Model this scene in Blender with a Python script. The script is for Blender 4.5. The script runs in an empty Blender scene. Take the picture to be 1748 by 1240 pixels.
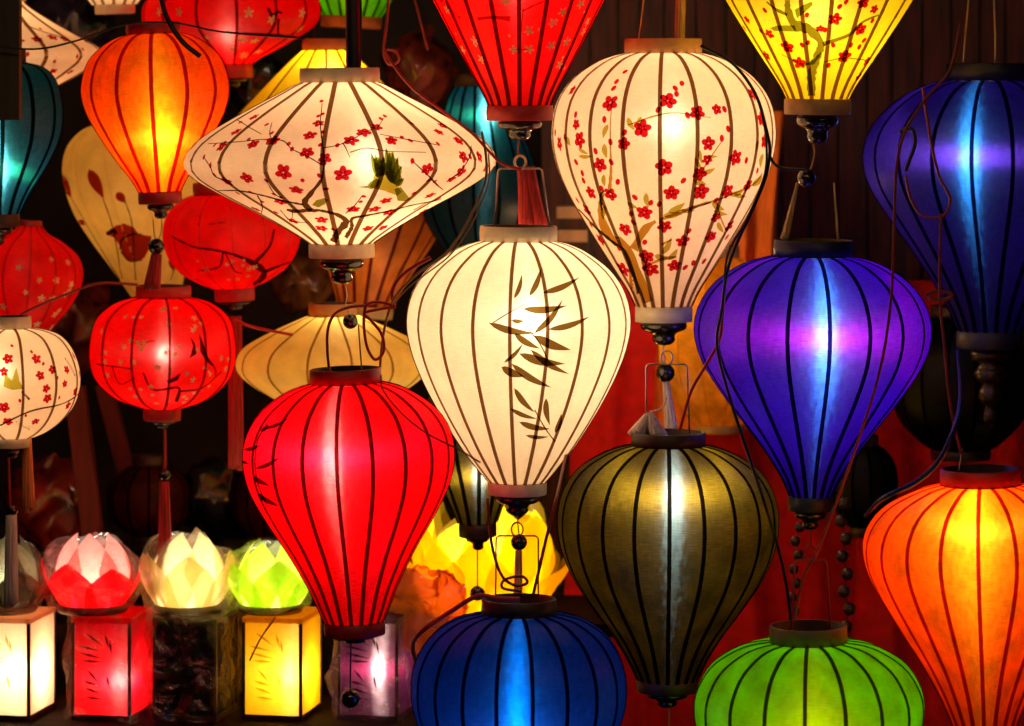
import bpy, bmesh, math, random
import numpy as np
from mathutils import Vector, Matrix, Euler
from mathutils.geometry import delaunay_2d_cdt

random.seed(7)
sc = bpy.context.scene
C = sc.collection
PI = math.pi

# ------------------------------------------------------------------ camera, world, exposure, street and fill lamps
F, CX, HY, CZ = 6000.0, 874.0, 120.0, 1.5          # focal length in photo pixels, principal column, horizon row, eye height
YO = 2.78                                          # the camera stands this far in front of the stall's origin
cam_d = bpy.data.cameras.new('camera')
cam = bpy.data.objects.new('camera', cam_d)
C.objects.link(cam)
cam.location = (0, -YO, CZ)
cam.rotation_euler = (PI / 2, 0, 0)
cam_d.sensor_width = 36
cam_d.lens = 36 * F / 1748
cam_d.shift_y = -(620 - HY) / 1748
cam_d.clip_end = 100
cam_d.dof.use_dof = True
cam_d.dof.focus_distance = 2.5 + YO
cam_d.dof.aperture_fstop = 4.5
sc.camera = cam
w = bpy.data.worlds.new('World')
sc.world = w
w.use_nodes = True
w.node_tree.nodes['Background'].inputs[0].default_value = (1.0, 0.55, 0.3, 1)
w.node_tree.nodes['Background'].inputs[1].default_value = 0.006
sc.view_settings.view_transform = 'Standard'
sc.view_settings.look = 'None'
sc.view_settings.exposure = 0.0
sc.view_settings.gamma = 1.0
sc.cycles.max_bounces = 8
sc.cycles.diffuse_bounces = 4
sc.cycles.glossy_bounces = 3
sc.cycles.transmission_bounces = 5
sc.cycles.transparent_max_bounces = 32
sc.cycles.sample_clamp_indirect = 4.0
sc.cycles.use_denoising = True


def street_or_fill_lamp(loc, energy, col, size):
    l = bpy.data.lights.new('street_or_fill_lamp', 'POINT')
    l.energy = energy
    l.color = col
    l.shadow_soft_size = size
    o = bpy.data.objects.new('street_or_fill_lamp', l)
    o.location = loc
    C.objects.link(o)


# lamps of the stall opposite, behind the camera
street_or_fill_lamp((-1.0, -0.5, 2.9), 18, (1, .74, .48), .10)
street_or_fill_lamp((0.5, -0.7, 3.0), 21, (1, .76, .50), .10)
street_or_fill_lamp((1.5, -0.1, 2.2), 9, (1, .5, .25), .08)


street_or_fill_lamp((.214, 3.3, 1.135), 2.4, (1, .6, .3), .03)      # added unseen fill behind the cream balloon lantern, brightens the hanging cloths
street_or_fill_lamp((.95, 3.2, .55), .10, (1, .55, .3), .03)  # second added unseen fill, lifts the red cloth low on the right


# ------------------------------------------------------------------ helpers
def W(px, py, Y):
    """the point of the place seen at photo pixel px,py, at depth Y in the stall"""
    k = (Y + YO) / F
    return Vector(((px - CX) * k, Y, CZ - (py - HY) * k))


def PX(Y):
    """size of a photo pixel at depth Y"""
    return (Y + YO) / F


def tag(o, label, cat, group=None, kind=None):
    o['label'] = label
    o['category'] = cat
    if group:
        o['group'] = group
    if kind:
        o['kind'] = kind
    return o


def empty(name, mat4, label, cat, group=None):
    o = bpy.data.objects.new(name, None)
    o.empty_display_size = .05
    o.matrix_world = mat4
    C.objects.link(o)
    return tag(o, label, cat, group)


def mesh(name, verts, faces, mats=(), smooth=True, uv=None):
    me = bpy.data.meshes.new(name)
    me.from_pydata([tuple(v) for v in verts], [], faces)
    for m in mats:
        me.materials.append(m)
    if smooth:
        me.polygons.foreach_set('use_smooth', [True] * len(me.polygons))
    if uv is not None:
        lay = me.uv_layers.new(name='UVMap')
        idx = np.zeros(len(me.loops), dtype=np.int32)
        me.loops.foreach_get('vertex_index', idx)
        lay.data.foreach_set('uv', np.asarray(uv, dtype=np.float32)[idx].ravel())
    me.update()
    return me


def part(name, me, parent=None, label=None):
    o = bpy.data.objects.new(name, me)
    C.objects.link(o)
    if parent is not None:
        o.parent = parent
    if label:
        o['label'] = label
    return o


def lathe_data(prof, n=32, close=False):
    """prof: (r,z) list"""
    v, f = [], []
    m = len(prof)
    for r, z in prof:
        for k in range(n):
            a = 2 * PI * k / n
            v.append((r * math.sin(a), -r * math.cos(a), z))
    for i in range(m - 1 if not close else m):
        j = (i + 1) % m
        for k in range(n):
            k2 = (k + 1) % n
            f.append((i * n + k, j * n + k, j * n + k2, i * n + k2))
    return v, f


def catmull(pts, sub=8):
    pts = [Vector(p) for p in pts]
    if len(pts) < 3:
        return pts
    P = [pts[0] * 2 - pts[1]] + pts + [pts[-1] * 2 - pts[-2]]
    out = []
    for i in range(1, len(P) - 2):
        p0, p1, p2, p3 = P[i - 1:i + 3]
        for k in range(sub):
            t = k / sub
            out.append(.5 * ((2 * p1) + (-p0 + p2) * t + (2 * p0 - 5 * p1 + 4 * p2 - p3) * t * t + (-p0 + 3 * p1 - 3 * p2 + p3) * t ** 3))
    out.append(pts[-1])
    return out


def tube_data(pts, rad, n=8, caps=True):
    """pts: Vectors, rad: number or list"""
    v, f = [], []
    m = len(pts)
    prev = None
    for i, p in enumerate(pts):
        t = (pts[min(i + 1, m - 1)] - pts[max(i - 1, 0)])
        t = t.normalized() if t.length > 1e-9 else Vector((0, 0, 1))
        if prev is None:
            a = t.cross(Vector((0, 1, 0)))
            if a.length < .1:
                a = t.cross(Vector((1, 0, 0)))
        else:
            a = prev - t * prev.dot(t)
        a.normalize()
        prev = a
        b = t.cross(a)
        r = rad[i] if hasattr(rad, '__len__') else rad
        for k in range(n):
            an = 2 * PI * k / n
            v.append(p + a * (math.cos(an) * r) + b * (math.sin(an) * r))
    for i in range(m - 1):
        for k in range(n):
            k2 = (k + 1) % n
            f.append((i * n + k, i * n + k2, (i + 1) * n + k2, (i + 1) * n + k))
    if caps:
        f.append(tuple(range(n))[::-1])
        f.append(tuple((m - 1) * n + k for k in range(n)))
    return v, f


def join(*data):
    v, f = [], []
    for a, b in data:
        o = len(v)
        v += list(a)
        f += [tuple(i + o for i in q) for q in b]
    return v, f


def box_data(x0, x1, y0, y1, z0, z1):
    v = [(x0, y0, z0), (x1, y0, z0), (x1, y1, z0), (x0, y1, z0), (x0, y0, z1), (x1, y0, z1), (x1, y1, z1), (x0, y1, z1)]
    return v, [(0, 3, 2, 1), (4, 5, 6, 7), (0, 1, 5, 4), (1, 2, 6, 5), (2, 3, 7, 6), (3, 0, 4, 7)]


def ball_data(c, r, n=16, sq=1.0):
    prof = [(max(1e-5, r * math.sin(PI * i / 10)), -r * sq * math.cos(PI * i / 10)) for i in range(11)]
    v, f = lathe_data(prof, n)
    return [Vector(p) + Vector(c) for p in v], f


# ------------------------------------------------------------------ materials
def newmat(name):
    m = bpy.data.materials.new(name)
    m.use_nodes = True
    nt = m.node_tree
    nt.nodes.clear()
    out = nt.nodes.new('ShaderNodeOutputMaterial')
    return m, nt.nodes, nt.links.new, out


def rgb(c):
    return (c[0], c[1], c[2], 1)


def solid(name, col, rough=.5, spec=.5, metal=0, noise=.15, scale=40, stretch=(1, 1, 1), coat=0, bump=0.0):
    m, N, L, out = newmat(name)
    p = N.new('ShaderNodeBsdfPrincipled')
    p.inputs['Roughness'].default_value = rough
    p.inputs['Specular IOR Level'].default_value = spec
    p.inputs['Metallic'].default_value = metal
    p.inputs['Coat Weight'].default_value = coat
    tc = N.new('ShaderNodeTexCoord')
    mp = N.new('ShaderNodeMapping')
    mp.inputs['Scale'].default_value = stretch
    L(tc.outputs['Object'], mp.inputs[0])
    nz = N.new('ShaderNodeTexNoise')
    nz.inputs['Scale'].default_value = scale
    nz.inputs['Detail'].default_value = 5
    L(mp.outputs[0], nz.inputs['Vector'])
    hs = N.new('ShaderNodeMapRange')
    hs.inputs['From Min'].default_value = .3
    hs.inputs['From Max'].default_value = .7
    hs.inputs['To Min'].default_value = 1 - noise * 1.6
    hs.inputs['To Max'].default_value = 1 + noise
    L(nz.outputs[0], hs.inputs[0])
    mu = N.new('ShaderNodeVectorMath')
    mu.operation = 'SCALE'
    mu.inputs[0].default_value = col
    L(hs.outputs[0], mu.inputs['Scale'])
    L(mu.outputs[0], p.inputs['Base Color'])
    if bump:
        b = N.new('ShaderNodeBump')
        b.inputs['Strength'].default_value = bump
        b.inputs['Distance'].default_value = .002
        L(nz.outputs[0], b.inputs['Height'])
        L(b.outputs[0], p.inputs['Normal'])
    L(p.outputs[0], out.inputs[0])
    return m


def filt(name, tcol, dcol, mix=.25):
    """thin dye or tape: filters what is behind it, reflects a little"""
    m, N, L, out = newmat(name)
    t = N.new('ShaderNodeBsdfTransparent')
    t.inputs[0].default_value = rgb(tcol)
    d = N.new('ShaderNodeBsdfDiffuse')
    d.inputs[0].default_value = rgb(dcol)
    x = N.new('ShaderNodeMixShader')
    x.inputs[0].default_value = mix
    L(t.outputs[0], x.inputs[1])
    L(d.outputs[0], x.inputs[2])
    L(x.outputs[0], out.inputs[0])
    return m


def silk(name, T, cv, ch, wt=.35, refl=None, rv=(.07, .35), rh=(.07, .35), mott=.12, weave=.12, crink=.25, wv=.5, dif=.35, sheer=.0):
    """translucent silk: diffuse transmission plus the two thread directions of the weave.
    cv colours the light scattered by the horizontal threads (vertical streak), ch the other."""
    m, N, L, out = newmat(name)
    uv = N.new('ShaderNodeUVMap')

    def noise(scale, sx, sy, detail=3):
        mp = N.new('ShaderNodeMapping')
        mp.inputs['Scale'].default_value = (sx, sy, 1)
        L(uv.outputs[0], mp.inputs[0])
        nz = N.new('ShaderNodeTexNoise')
        nz.inputs['Scale'].default_value = scale
        nz.inputs['Detail'].default_value = detail
        L(mp.outputs[0], nz.inputs['Vector'])
        return nz

    def rng(src, a, b, lo=.3, hi=.7):
        r = N.new('ShaderNodeMapRange')
        r.inputs['From Min'].default_value = lo
        r.inputs['From Max'].default_value = hi
        r.inputs['To Min'].default_value = a
        r.inputs['To Max'].default_value = b
        L(src, r.inputs[0])
        return r.outputs[0]

    def mul(a, b):
        x = N.new('ShaderNodeMath')
        x.operation = 'MULTIPLY'
        L(a, x.inputs[0])
        L(b, x.inputs[1])
        return x.outputs[0]

    def scaled(col, s):
        x = N.new('ShaderNodeVectorMath')
        x.operation = 'SCALE'
        x.inputs[0].default_value = col
        L(s, x.inputs['Scale'])
        return x.outputs[0]
    nm = noise(22, 1, 1, 6)
    nh = noise(1, 50, 900, 2)
    nv = noise(1, 700, 40, 2)
    fac = mul(mul(rng(nm.outputs[0], 1 - mott * 1.4, 1 + mott), rng(nh.outputs[0], 1 - weave, 1 + weave)), rng(nv.outputs[0], 1 - weave * .6, 1 + weave * .6))
    tr = N.new('ShaderNodeBsdfTranslucent')
    L(scaled(T, fac), tr.inputs[0])
    df = N.new('ShaderNodeBsdfDiffuse')
    L(scaled(refl or T, fac), df.inputs[0])
    mx = N.new('ShaderNodeMixShader')
    mx.inputs[0].default_value = dif
    L(tr.outputs[0], mx.inputs[1])
    L(df.outputs[0], mx.inputs[2])
    tan = N.new('ShaderNodeTangent')
    tan.direction_type = 'UV_MAP'
    geo = N.new('ShaderNodeNewGeometry')
    nc = noise(1, 130, 60, 4)
    off = N.new('ShaderNodeVectorMath')
    off.operation = 'SUBTRACT'
    L(nc.outputs['Color'], off.inputs[0])
    off.inputs[1].default_value = (.5, .5, .5)
    sc_ = N.new('ShaderNodeVectorMath')
    sc_.operation = 'SCALE'
    L(off.outputs[0], sc_.inputs[0])
    sc_.inputs['Scale'].default_value = crink
    ad = N.new('ShaderNodeVectorMath')
    ad.operation = 'ADD'
    L(tan.outputs[0], ad.inputs[0])
    L(sc_.outputs[0], ad.inputs[1])
    no = N.new('ShaderNodeVectorMath')
    no.operation = 'NORMALIZE'
    L(ad.outputs[0], no.inputs[0])
    cr = N.new('ShaderNodeVectorMath')
    cr.operation = 'CROSS_PRODUCT'
    L(geo.outputs['Normal'], cr.inputs[0])
    L(no.outputs[0], cr.inputs[1])

    def hair(tn, col, ru, rv_, fc):
        h = N.new('ShaderNodeBsdfHair')
        h.component = 'Transmission'
        L(scaled(col, fc), h.inputs['Color'])
        h.inputs['Offset'].default_value = 0
        h.inputs['RoughnessU'].default_value = ru
        h.inputs['RoughnessV'].default_value = rv_
        L(tn, h.inputs['Tangent'])
        return h.outputs[0]
    thr = mul(rng(nh.outputs[0], .75, 1.2), rng(nc.outputs[0], .7, 1.25))
    thr2 = mul(rng(nh.outputs[0], .6, 1.3), rng(nv.outputs[0], .8, 1.15))
    h1 = hair(no.outputs[0], cv, rv[0], rv[1], thr)
    h2 = hair(cr.outputs[0], ch, rh[0], rh[1], thr2)
    m2 = N.new('ShaderNodeMixShader')
    m2.inputs[0].default_value = 1 - wv
    L(h1, m2.inputs[1])
    L(h2, m2.inputs[2])
    m3 = N.new('ShaderNodeMixShader')
    m3.inputs[0].default_value = wt
    L(mx.outputs[0], m3.inputs[1])
    L(m2.outputs[0], m3.inputs[2])
    gl = N.new('ShaderNodeBsdfGlossy')
    gl.inputs['Roughness'].default_value = .45
    gl.inputs[0].default_value = (1, .9, .8, 1)
    m4 = N.new('ShaderNodeMixShader')
    m4.inputs[0].default_value = .015
    L(m3.outputs[0], m4.inputs[1])
    L(gl.outputs[0], m4.inputs[2])
    if sheer:
        tp = N.new('ShaderNodeBsdfTransparent')
        tp.inputs[0].default_value = rgb(T)
        m5 = N.new('ShaderNodeMixShader')
        m5.inputs[0].default_value = sheer
        L(m4.outputs[0], m5.inputs[1])
        L(tp.outputs[0], m5.inputs[2])
        L(m5.outputs[0], out.inputs[0])
    else:
        L(m4.outputs[0], out.inputs[0])
    return m


def plastic_film(name, tint=(1, .97, .9), haze=.06, gloss=.19):
    m, N, L, out = newmat(name)
    t = N.new('ShaderNodeBsdfTransparent')
    t.inputs[0].default_value = rgb(tint)
    g = N.new('ShaderNodeBsdfGlossy')
    g.inputs['Roughness'].default_value = .12
    tl = N.new('ShaderNodeBsdfTranslucent')
    tl.inputs[0].default_value = rgb(tint)
    tc = N.new('ShaderNodeTexCoord')
    nz = N.new('ShaderNodeTexNoise')
    nz.inputs['Scale'].default_value = 26
    nz.inputs['Detail'].default_value = 4
    nz.inputs['Distortion'].default_value = 1.2
    L(tc.outputs['Object'], nz.inputs['Vector'])
    b = N.new('ShaderNodeBump')
    b.inputs['Strength'].default_value = 1
    b.inputs['Distance'].default_value = .02
    L(nz.outputs[0], b.inputs['Height'])
    L(b.outputs[0], g.inputs['Normal'])
    x = N.new('ShaderNodeMixShader')
    x.inputs[0].default_value = gloss
    L(t.outputs[0], x.inputs[1])
    L(g.outputs[0], x.inputs[2])
    y = N.new('ShaderNodeMixShader')
    y.inputs[0].default_value = haze
    L(x.outputs[0], y.inputs[1])
    L(tl.outputs[0], y.inputs[2])
    L(y.outputs[0], out.inputs[0])
    return m


M = {}
M['black'] = solid('black_lacquer', (.012, .009, .008), .18, .6, coat=.6, noise=.3)
M['blackwood'] = solid('dark_stained_wood', (.03, .014, .008), .35, .5, noise=.4, stretch=(1, 1, .15))
M['cream'] = solid('cream_band', (.80, .68, .48), .6, noise=.12)
M['ochre'] = solid('ochre_band', (.52, .3, .1), .55, noise=.15)
M['redband'] = solid('red_band', (.42, .008, .006), .5, noise=.15)
M['orangeband'] = solid('orange_band', (.5, .14, .04), .55, noise=.15)
M['darkband'] = solid('dark_band', (.035, .016, .012), .5, noise=.3)
M['navyband'] = solid('navy_band', (.008, .008, .05), .5, noise=.2)
M['oliveband'] = solid('olive_band', (.16, .15, .03), .55, noise=.2)
M['wire'] = solid('bare_wire', (.6, .5, .4), .3, metal=1)
M['redwire'] = solid('red_wire', (.45, .03, .02), .35)
M['redcord'] = solid('red_cord', (.5, .012, .01), .45)
M['browncord'] = solid('brown_cord', (.35, .18, .05), .5)
M['darkred'] = solid('dark_red_cord', (.22, .02, .012), .5)
M['blackcord'] = solid('black_cord', (.012, .01, .01), .35)
M['bluecord'] = solid('blue_cord', (.01, .01, .12), .4)
M['whitetassel'] = solid('white_tassel', (.72, .6, .55), .8, noise=.3, scale=400, stretch=(1, 1, .05), bump=.6)
M['redtassel'] = solid('red_tassel', (.42, .012, .012), .8, noise=.4, scale=400, stretch=(1, 1, .05), bump=.6)
M['orangetassel'] = solid('orange_tassel', (.75, .22, .05), .8, noise=.4, scale=400, stretch=(1, 1, .05), bump=.6)
M['tantassel'] = solid('tan_tassel', (.6, .4, .16), .8, noise=.4, scale=400, stretch=(1, 1, .05), bump=.6)
M['plank'] = solid('brown_plank', (.10, .010, .004), .55, noise=.5, scale=14, stretch=(6, 6, .5), bump=.5)
M['wood'] = solid('shelf_wood', (.010, .005, .004), .85, .08, noise=.4, scale=14, stretch=(.5, 6, 6), bump=.4)
M['paint_red'] = filt('red_paint', (.60, .012, .03), (.5, .01, .02), .16)
M['paint_dark'] = filt('dark_paint', (.12, .06, .02), (.05, .03, .015), .2)
M['paint_grey'] = filt('grey_green_paint', (.28, .27, .07), (.1, .1, .04), .15)
M['paint_olive'] = filt('olive_paint', (.50, .44, .06), (.25, .2, .05), .1)
M['paint_trunk'] = filt('ochre_paint', (.50, .30, .04), (.25, .18, .05), .1)
M['paint_green'] = filt('green_paint', (.30, .33, .03), (.06, .08, .01), .15)
M['paint_yellow'] = filt('yellow_paint', (.62, .55, .07), (.3, .28, .03), .1)
M['paint_bamboo'] = filt('bamboo_paint', (.17, .10, .025), (.06, .04, .02), .15)
M['paint_black'] = filt('black_paint', (.10, .05, .05), (.03, .01, .01), .15)
M['paint_maroon'] = filt('maroon_paint', (.42, .03, .02), (.2, .01, .01), .15)
M['paint_gold'] = solid('gold_paint', (.85, .6, .25), .5, noise=.2)
M['film'] = plastic_film('clear_plastic')
M['film_orange'] = plastic_film('orange_plastic', (1, .55, .2), .35, .12)


# ------------------------------------------------------------------ lanterns
class Lantern:
    def __init__(self, label, Y, cxt, cxb, prof, nrib, phase, fabric, rib, band, tband=None, bband=None, cap=None, bulb=None,
                 power=1.0, lamp=(1, .82, .6), ribw=7.0, chord=.5, group='silk lanterns of the stall', name='silk_lantern', ringh=None,
                 lampr=.012, ribrange=125, ribs=True):
        self.Y = Y
        s = self.s = PX(Y)
        py0, py1 = prof[0][0], prof[-1][0]
        self.pyb = py1
        tilt = math.atan2(cxt - cxb, py1 - py0)
        self.M = Matrix.Translation(W(cxb, py1, Y)) @ Matrix.Rotation(tilt, 4, 'Y')
        self.Mi = self.M.inverted()
        self.root = empty(name, self.M, label, 'lantern', group)
        pts = catmull([(hw * s, (py1 - py) * s, 0) for py, hw in prof], 12)
        P = np.array([(p.x, p.y) for p in pts])
        d = np.r_[0, np.cumsum(np.hypot(*np.diff(P, axis=0).T))]
        nv = 44
        S = np.linspace(0, d[-1], nv)
        self.S = S
        self.R = np.maximum(np.interp(S, d, P[:, 0]), .002)
        self.Z = np.interp(S, d, P[:, 1])
        self.len = d[-1]
        self.rmax = self.R.max()
        self.n = nrib
        self.ph = math.radians(phase)
        self.step = 2 * PI / nrib
        self.chord = chord
        # fabric
        nu = nrib * 6
        vs, uvs = [], []
        for i in range(nv):
            for k in range(nu + 1):
                th = self.ph + 2 * PI * k / nu
                vs.append(self.surf(th, S[i], 0))
                uvs.append((th * self.rmax, -S[i]))
        fs = []
        for i in range(nv - 1):
            for k in range(nu):
                a = i * (nu + 1) + k
                fs.append((a, a + nu + 1, a + nu + 2, a + 1))
        me = mesh('silk', vs, fs, (fabric,), True, uvs)
        self.shade = part('silk_shade', me, self.root)
        # ribs
        if ribs:
            self.ribs(rib, ribw * s, ribrange)
        # bands
        for nm, b, top in (('top_band', tband, True), ('bottom_band', bband, False)):
            if b:
                y0, y1, hw = b
                z0, z1, r = (py1 - y1) * s, (py1 - y0) * s, hw * s
                t = .004
                if top:
                    pr = [(r - t, z0), (r, z0), (r + .0006, (z0 + z1) / 2), (r, z1 - .001), (r - .001, z1), (r - t, z1), (r - t, z0 + .004), (.001, z0 + .004)]
                    me = mesh('band', *lathe_data(pr, 40), (band,))
                    me.materials.append(M['darkband'])
                    nfc = len(me.polygons)
                    mi = [0] * nfc
                    for q in range(5 * 40, nfc):
                        mi[q] = 1
                    me.polygons.foreach_set('material_index', mi)
                else:
                    pr = [(.001, z1 - .003), (r - .001, z1), (r, z1 - .001), (r + .0006, (z0 + z1) / 2), (r, z0 + .001), (r - .001, z0), (.001, z0 + .001)]
                    me = mesh('band', *lathe_data(pr, 40), (band,))
                part(nm, me, self.root)
        # turned finial
        if cap:
            y0, y1, hw = cap
            H, r, z0 = (y1 - y0) * s, hw * s, (py1 - y0) * s
            pr = [(.0005, 0), (.85, 0), (.97, -.08), (1, -.2), (.96, -.32), (.82, -.4), (.62, -.46), (.5, -.55), (.46, -.66), (.5, -.74), (.44, -.86), (.3, -.96), (.0005, -1)]
            me = mesh('finial', *lathe_data([(a * r, z0 + b * H) for a, b in pr], 28), (M['black'],))
            part('finial', me, self.root)
        if bulb:
            bx, by, = bulb[:2]
            l = bpy.data.lights.new('bulb_light', 'POINT')
            l.color = lamp
            l.shadow_soft_size = lampr
            l.energy = power * 4 * PI * PI * self.rmax ** 2
            lo = bpy.data.objects.new('bulb_light', l)
            C.objects.link(lo)
            lo.parent = self.root
            lp = self.Mi @ W(bx, by, Y)
            lp.x = max(-self.rmax * .4, min(self.rmax * .4, lp.x))
            lp.y = 0
            lo.location = lp

    def surf(self, th, s, off=0.0, tape=False):
        r = float(np.interp(s, self.S, self.R))
        z = float(np.interp(s, self.S, self.Z))
        e = self.len * .01
        dr = float(np.interp(s + e, self.S, self.R) - np.interp(s - e, self.S, self.R))
        dz = float(np.interp(s + e, self.S, self.Z) - np.interp(s - e, self.S, self.Z))
        ln = math.hypot(dr, dz) or 1
        nr, nz = -dz / ln, dr / ln
        phi = ((th - self.ph + self.step / 2) % self.step) - self.step / 2
        phi = self.step / 2 - abs(phi)
        c = math.cos(self.step / 2) / math.cos(phi)
        r = r * (1 + (c - 1) * self.chord)
        return Vector(((r + nr * off) * math.sin(th), -(r + nr * off) * math.cos(th), z + nz * off))

    def ribs(self, mat, wid, rr):
        k0 = math.floor(math.radians(-rr) / self.step)
        ns = 30
        v, f = [], []
        t0, t1 = -.0006, .0011
        for i in range(ns):
            s = self.len * i / (ns - 1)
            r = float(np.interp(s, self.S, self.R))
            hw = wid / 2
            for dx, off in ((-hw, t0), (-hw, t1 * .6), (-hw * .5, t1), (hw * .5, t1), (hw, t1 * .6), (hw, t0)):
                p = self.surf(self.ph, s, off)
                a = self.ph
                v.append(Matrix.Rotation(-self.ph, 3, 'Z') @ (p + Vector((math.cos(a), math.sin(a), 0)) * dx))
        for i in range(ns - 1):
            for k in range(6):
                k2 = (k + 1) % 6
                f.append((i * 6 + k, (i + 1) * 6 + k, (i + 1) * 6 + k2, i * 6 + k2))
        f.append(tuple(range(6)))
        f.append(tuple((ns - 1) * 6 + k for k in range(6))[::-1])
        me = mesh('rib', v, f, (mat,))
        for k in range(self.n):
            a = (self.ph + k * self.step + PI) % (2 * PI) - PI
            if abs(a) > math.radians(rr):
                continue
            o = part('rib', me, self.root)
            o.rotation_euler = (0, 0, a)

    def hit(self, px, py):
        """where the line of sight through a photo pixel meets the shade: (theta, s)"""
        o = self.Mi @ Vector((0, -YO, CZ))
        q = self.Mi @ W(px, py, self.Y)
        d = (q - o).normalized()
        zz, ss = self.Z[::-1], self.S[::-1]
        z = q.z
        for it in range(24):
            zc = min(max(z, self.Z.min()), self.Z.max())
            s = float(np.interp(zc, zz, ss))
            R = float(np.interp(s, self.S, self.R))
            A = d.x ** 2 + d.y ** 2
            B = o.x * d.x + o.y * d.y
            Cc = o.x ** 2 + o.y ** 2 - R * R
            D = B * B - A * Cc
            t = (-B - math.sqrt(D)) / A if D > 0 else -B / A
            p = o + d * t
            z = .5 * z + .5 * p.z
        return math.atan2(p.x, -p.y), s

    # ---- painting on the silk
    def polygon(self, acc, pts, off, grid=7.0):
        """pts in photo pixels"""
        acc.start()
        xs = [p[0] for p in pts]
        ys = [p[1] for p in pts]
        vin = [Vector(p) for p in pts]
        n = len(vin)
        gx = np.arange(min(xs) + grid * .5, max(xs), grid)
        gy = np.arange(min(ys) + grid * .5, max(ys), grid)
        for a in gx:
            for b in gy:
                vin.append(Vector((float(a), float(b))))
        r = delaunay_2d_cdt(vin, [], [list(range(n))], 1, 1e-4)
        o = len(acc[0])
        for v in r[0]:
            th, s = self.hit(v.x, v.y)
            acc[0].append(self.surf(th, s, off))
        acc[1].extend(tuple(i + o for i in f) for f in r[2])

    def stroke(self, acc, pts, off, mp=lambda x, y: (x, y), k=1.0):
        """pts: (x, y, width)"""
        acc.start()
        cp = catmull([Vector((*mp(p[0], p[1]), p[2] * k)) for p in pts], 6)
        L2 = []
        for i, p in enumerate(cp):
            t = (cp[min(i + 1, len(cp) - 1)] - cp[max(i - 1, 0)])
            nx, ny = -t.y, t.x
            ln = math.hypot(nx, ny) or 1
            h = max(p.z, .8) / 2 * (1 + .18 * math.sin(i * 2.3 + p.x))
            L2.append(((p.x + nx / ln * h, p.y + ny / ln * h), (p.x - nx / ln * h, p.y - ny / ln * h), (p.x, p.y)))
        o = len(acc[0])
        for a, b, c in L2:
            for q in (a, c, b):
                acc[0].append(self.surf(*self.hit(*q), off))
        for i in range(len(L2) - 1):
            for j in (0, 1):
                acc[1].append((o + i * 3 + j, o + i * 3 + j + 1, o + i * 3 + j + 4, o + i * 3 + j + 3))

    def leaf(self, acc, x0, y0, x1, y1, wd, off, mp=lambda x, y: (x, y), k=1.0, bend=.06):
        acc.start()
        a = Vector(mp(x0, y0))
        b = Vector(mp(x1, y1))
        d = b - a
        n = Vector((-d.y, d.x)).normalized()
        m = 9
        o = len(acc[0])
        for i in range(m):
            t = i / (m - 1)
            h = wd * k * .5 * (math.sin(PI * t ** .75) ** .9 if 0 < t < 1 else .02)
            c = a + d * t + n * (bend * d.length * math.sin(PI * t))
            for sgn in (1, 0, -1):
                q = c + n * h * sgn
                acc[0].append(self.surf(*self.hit(q.x, q.y), off))
        for i in range(m - 1):
            for j in (0, 1):
                acc[1].append((o + i * 3 + j, o + i * 3 + j + 1, o + i * 3 + j + 4, o + i * 3 + j + 3))

    def dot(self, acc, th, s, rx, ry, ang, off, n=8):
        o = len(acc[0])
        R = float(np.interp(s, self.S, self.R))
        acc[0].append(self.surf(th, s, off))
        for i in range(n):
            a = 2 * PI * i / n
            x, y = rx * math.cos(a), ry * math.sin(a)
            u = x * math.cos(ang) - y * math.sin(ang)
            v = x * math.sin(ang) + y * math.cos(ang)
            ss = min(max(s + v, 0), self.len)
            acc[0].append(self.surf(th + u / max(R, .01), ss, off))
        for i in range(n):
            acc[1].append((o, o + 1 + i, o + 1 + (i + 1) % n))

    def flower(self, acc, x, y, r, off, petals=5, core=None, fat=.8):
        """r in pixels"""
        acc.start()
        th, s = self.hit(x, y)
        R = max(float(np.interp(s, self.S, self.R)), .01)
        rm = r * self.s * 1.12
        a0 = random.random() * 6.28
        for k in range(petals):
            a = a0 + 2 * PI * k / petals + random.uniform(-.12, .12)
            rr = rm * random.uniform(.5, .6)
            u, v = rr * math.cos(a), rr * math.sin(a)
            self.dot(acc, th + u / R, min(max(s + v, 0), self.len), rm * .5, rm * .5 * fat * random.uniform(.85, 1.15), a, off + k * 2e-5)
        if core is not None:
            self.dot(core, th, s, rm * .2, rm * .2, 0, off + 2e-4)

    def bud(self, acc, x, y, r, off):
        acc.start()
        th, s = self.hit(x, y)
        self.dot(acc, th, s, r * self.s * .5, r * self.s * .72, random.uniform(-.6, .6), off)

    def put(self, name, acc, mat, label=None, whole=False):
        """each painted piece large enough to tell apart is an object of its own on the shade, the rest one speckle"""
        V, Fc = acc[0], acc[1]
        if not V:
            return
        if whole:
            part(name, mesh(name, V, Fc, (mat,)), self.shade)
            return
        cut = acc.cut + [(len(V), len(Fc))]
        rv, rf = [], []
        for (v0, f0), (v1, f1) in zip(cut, cut[1:]):
            v = V[v0:v1]
            f = [tuple(i - v0 for i in q) for q in Fc[f0:f1]]
            if not v:
                continue
            ext = max(max(p[k] for p in v) - min(p[k] for p in v) for k in range(3)) / self.s
            if ext > 13:
                part(name, mesh(name, v, f, (mat,)), self.shade)
            else:
                o = len(rv)
                rv += v
                rf += [tuple(i + o for i in q) for q in f]
        if rv:
            o = part('painted_speckles', mesh('painted_speckles', rv, rf, (mat,)), self.shade)
            o['kind'] = 'stuff'

    # ---- things fixed to the lantern, given in photo pixels
    def loc(self, px, py, dy=0.0):
        return self.Mi @ W(px, py, self.Y + dy)

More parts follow.
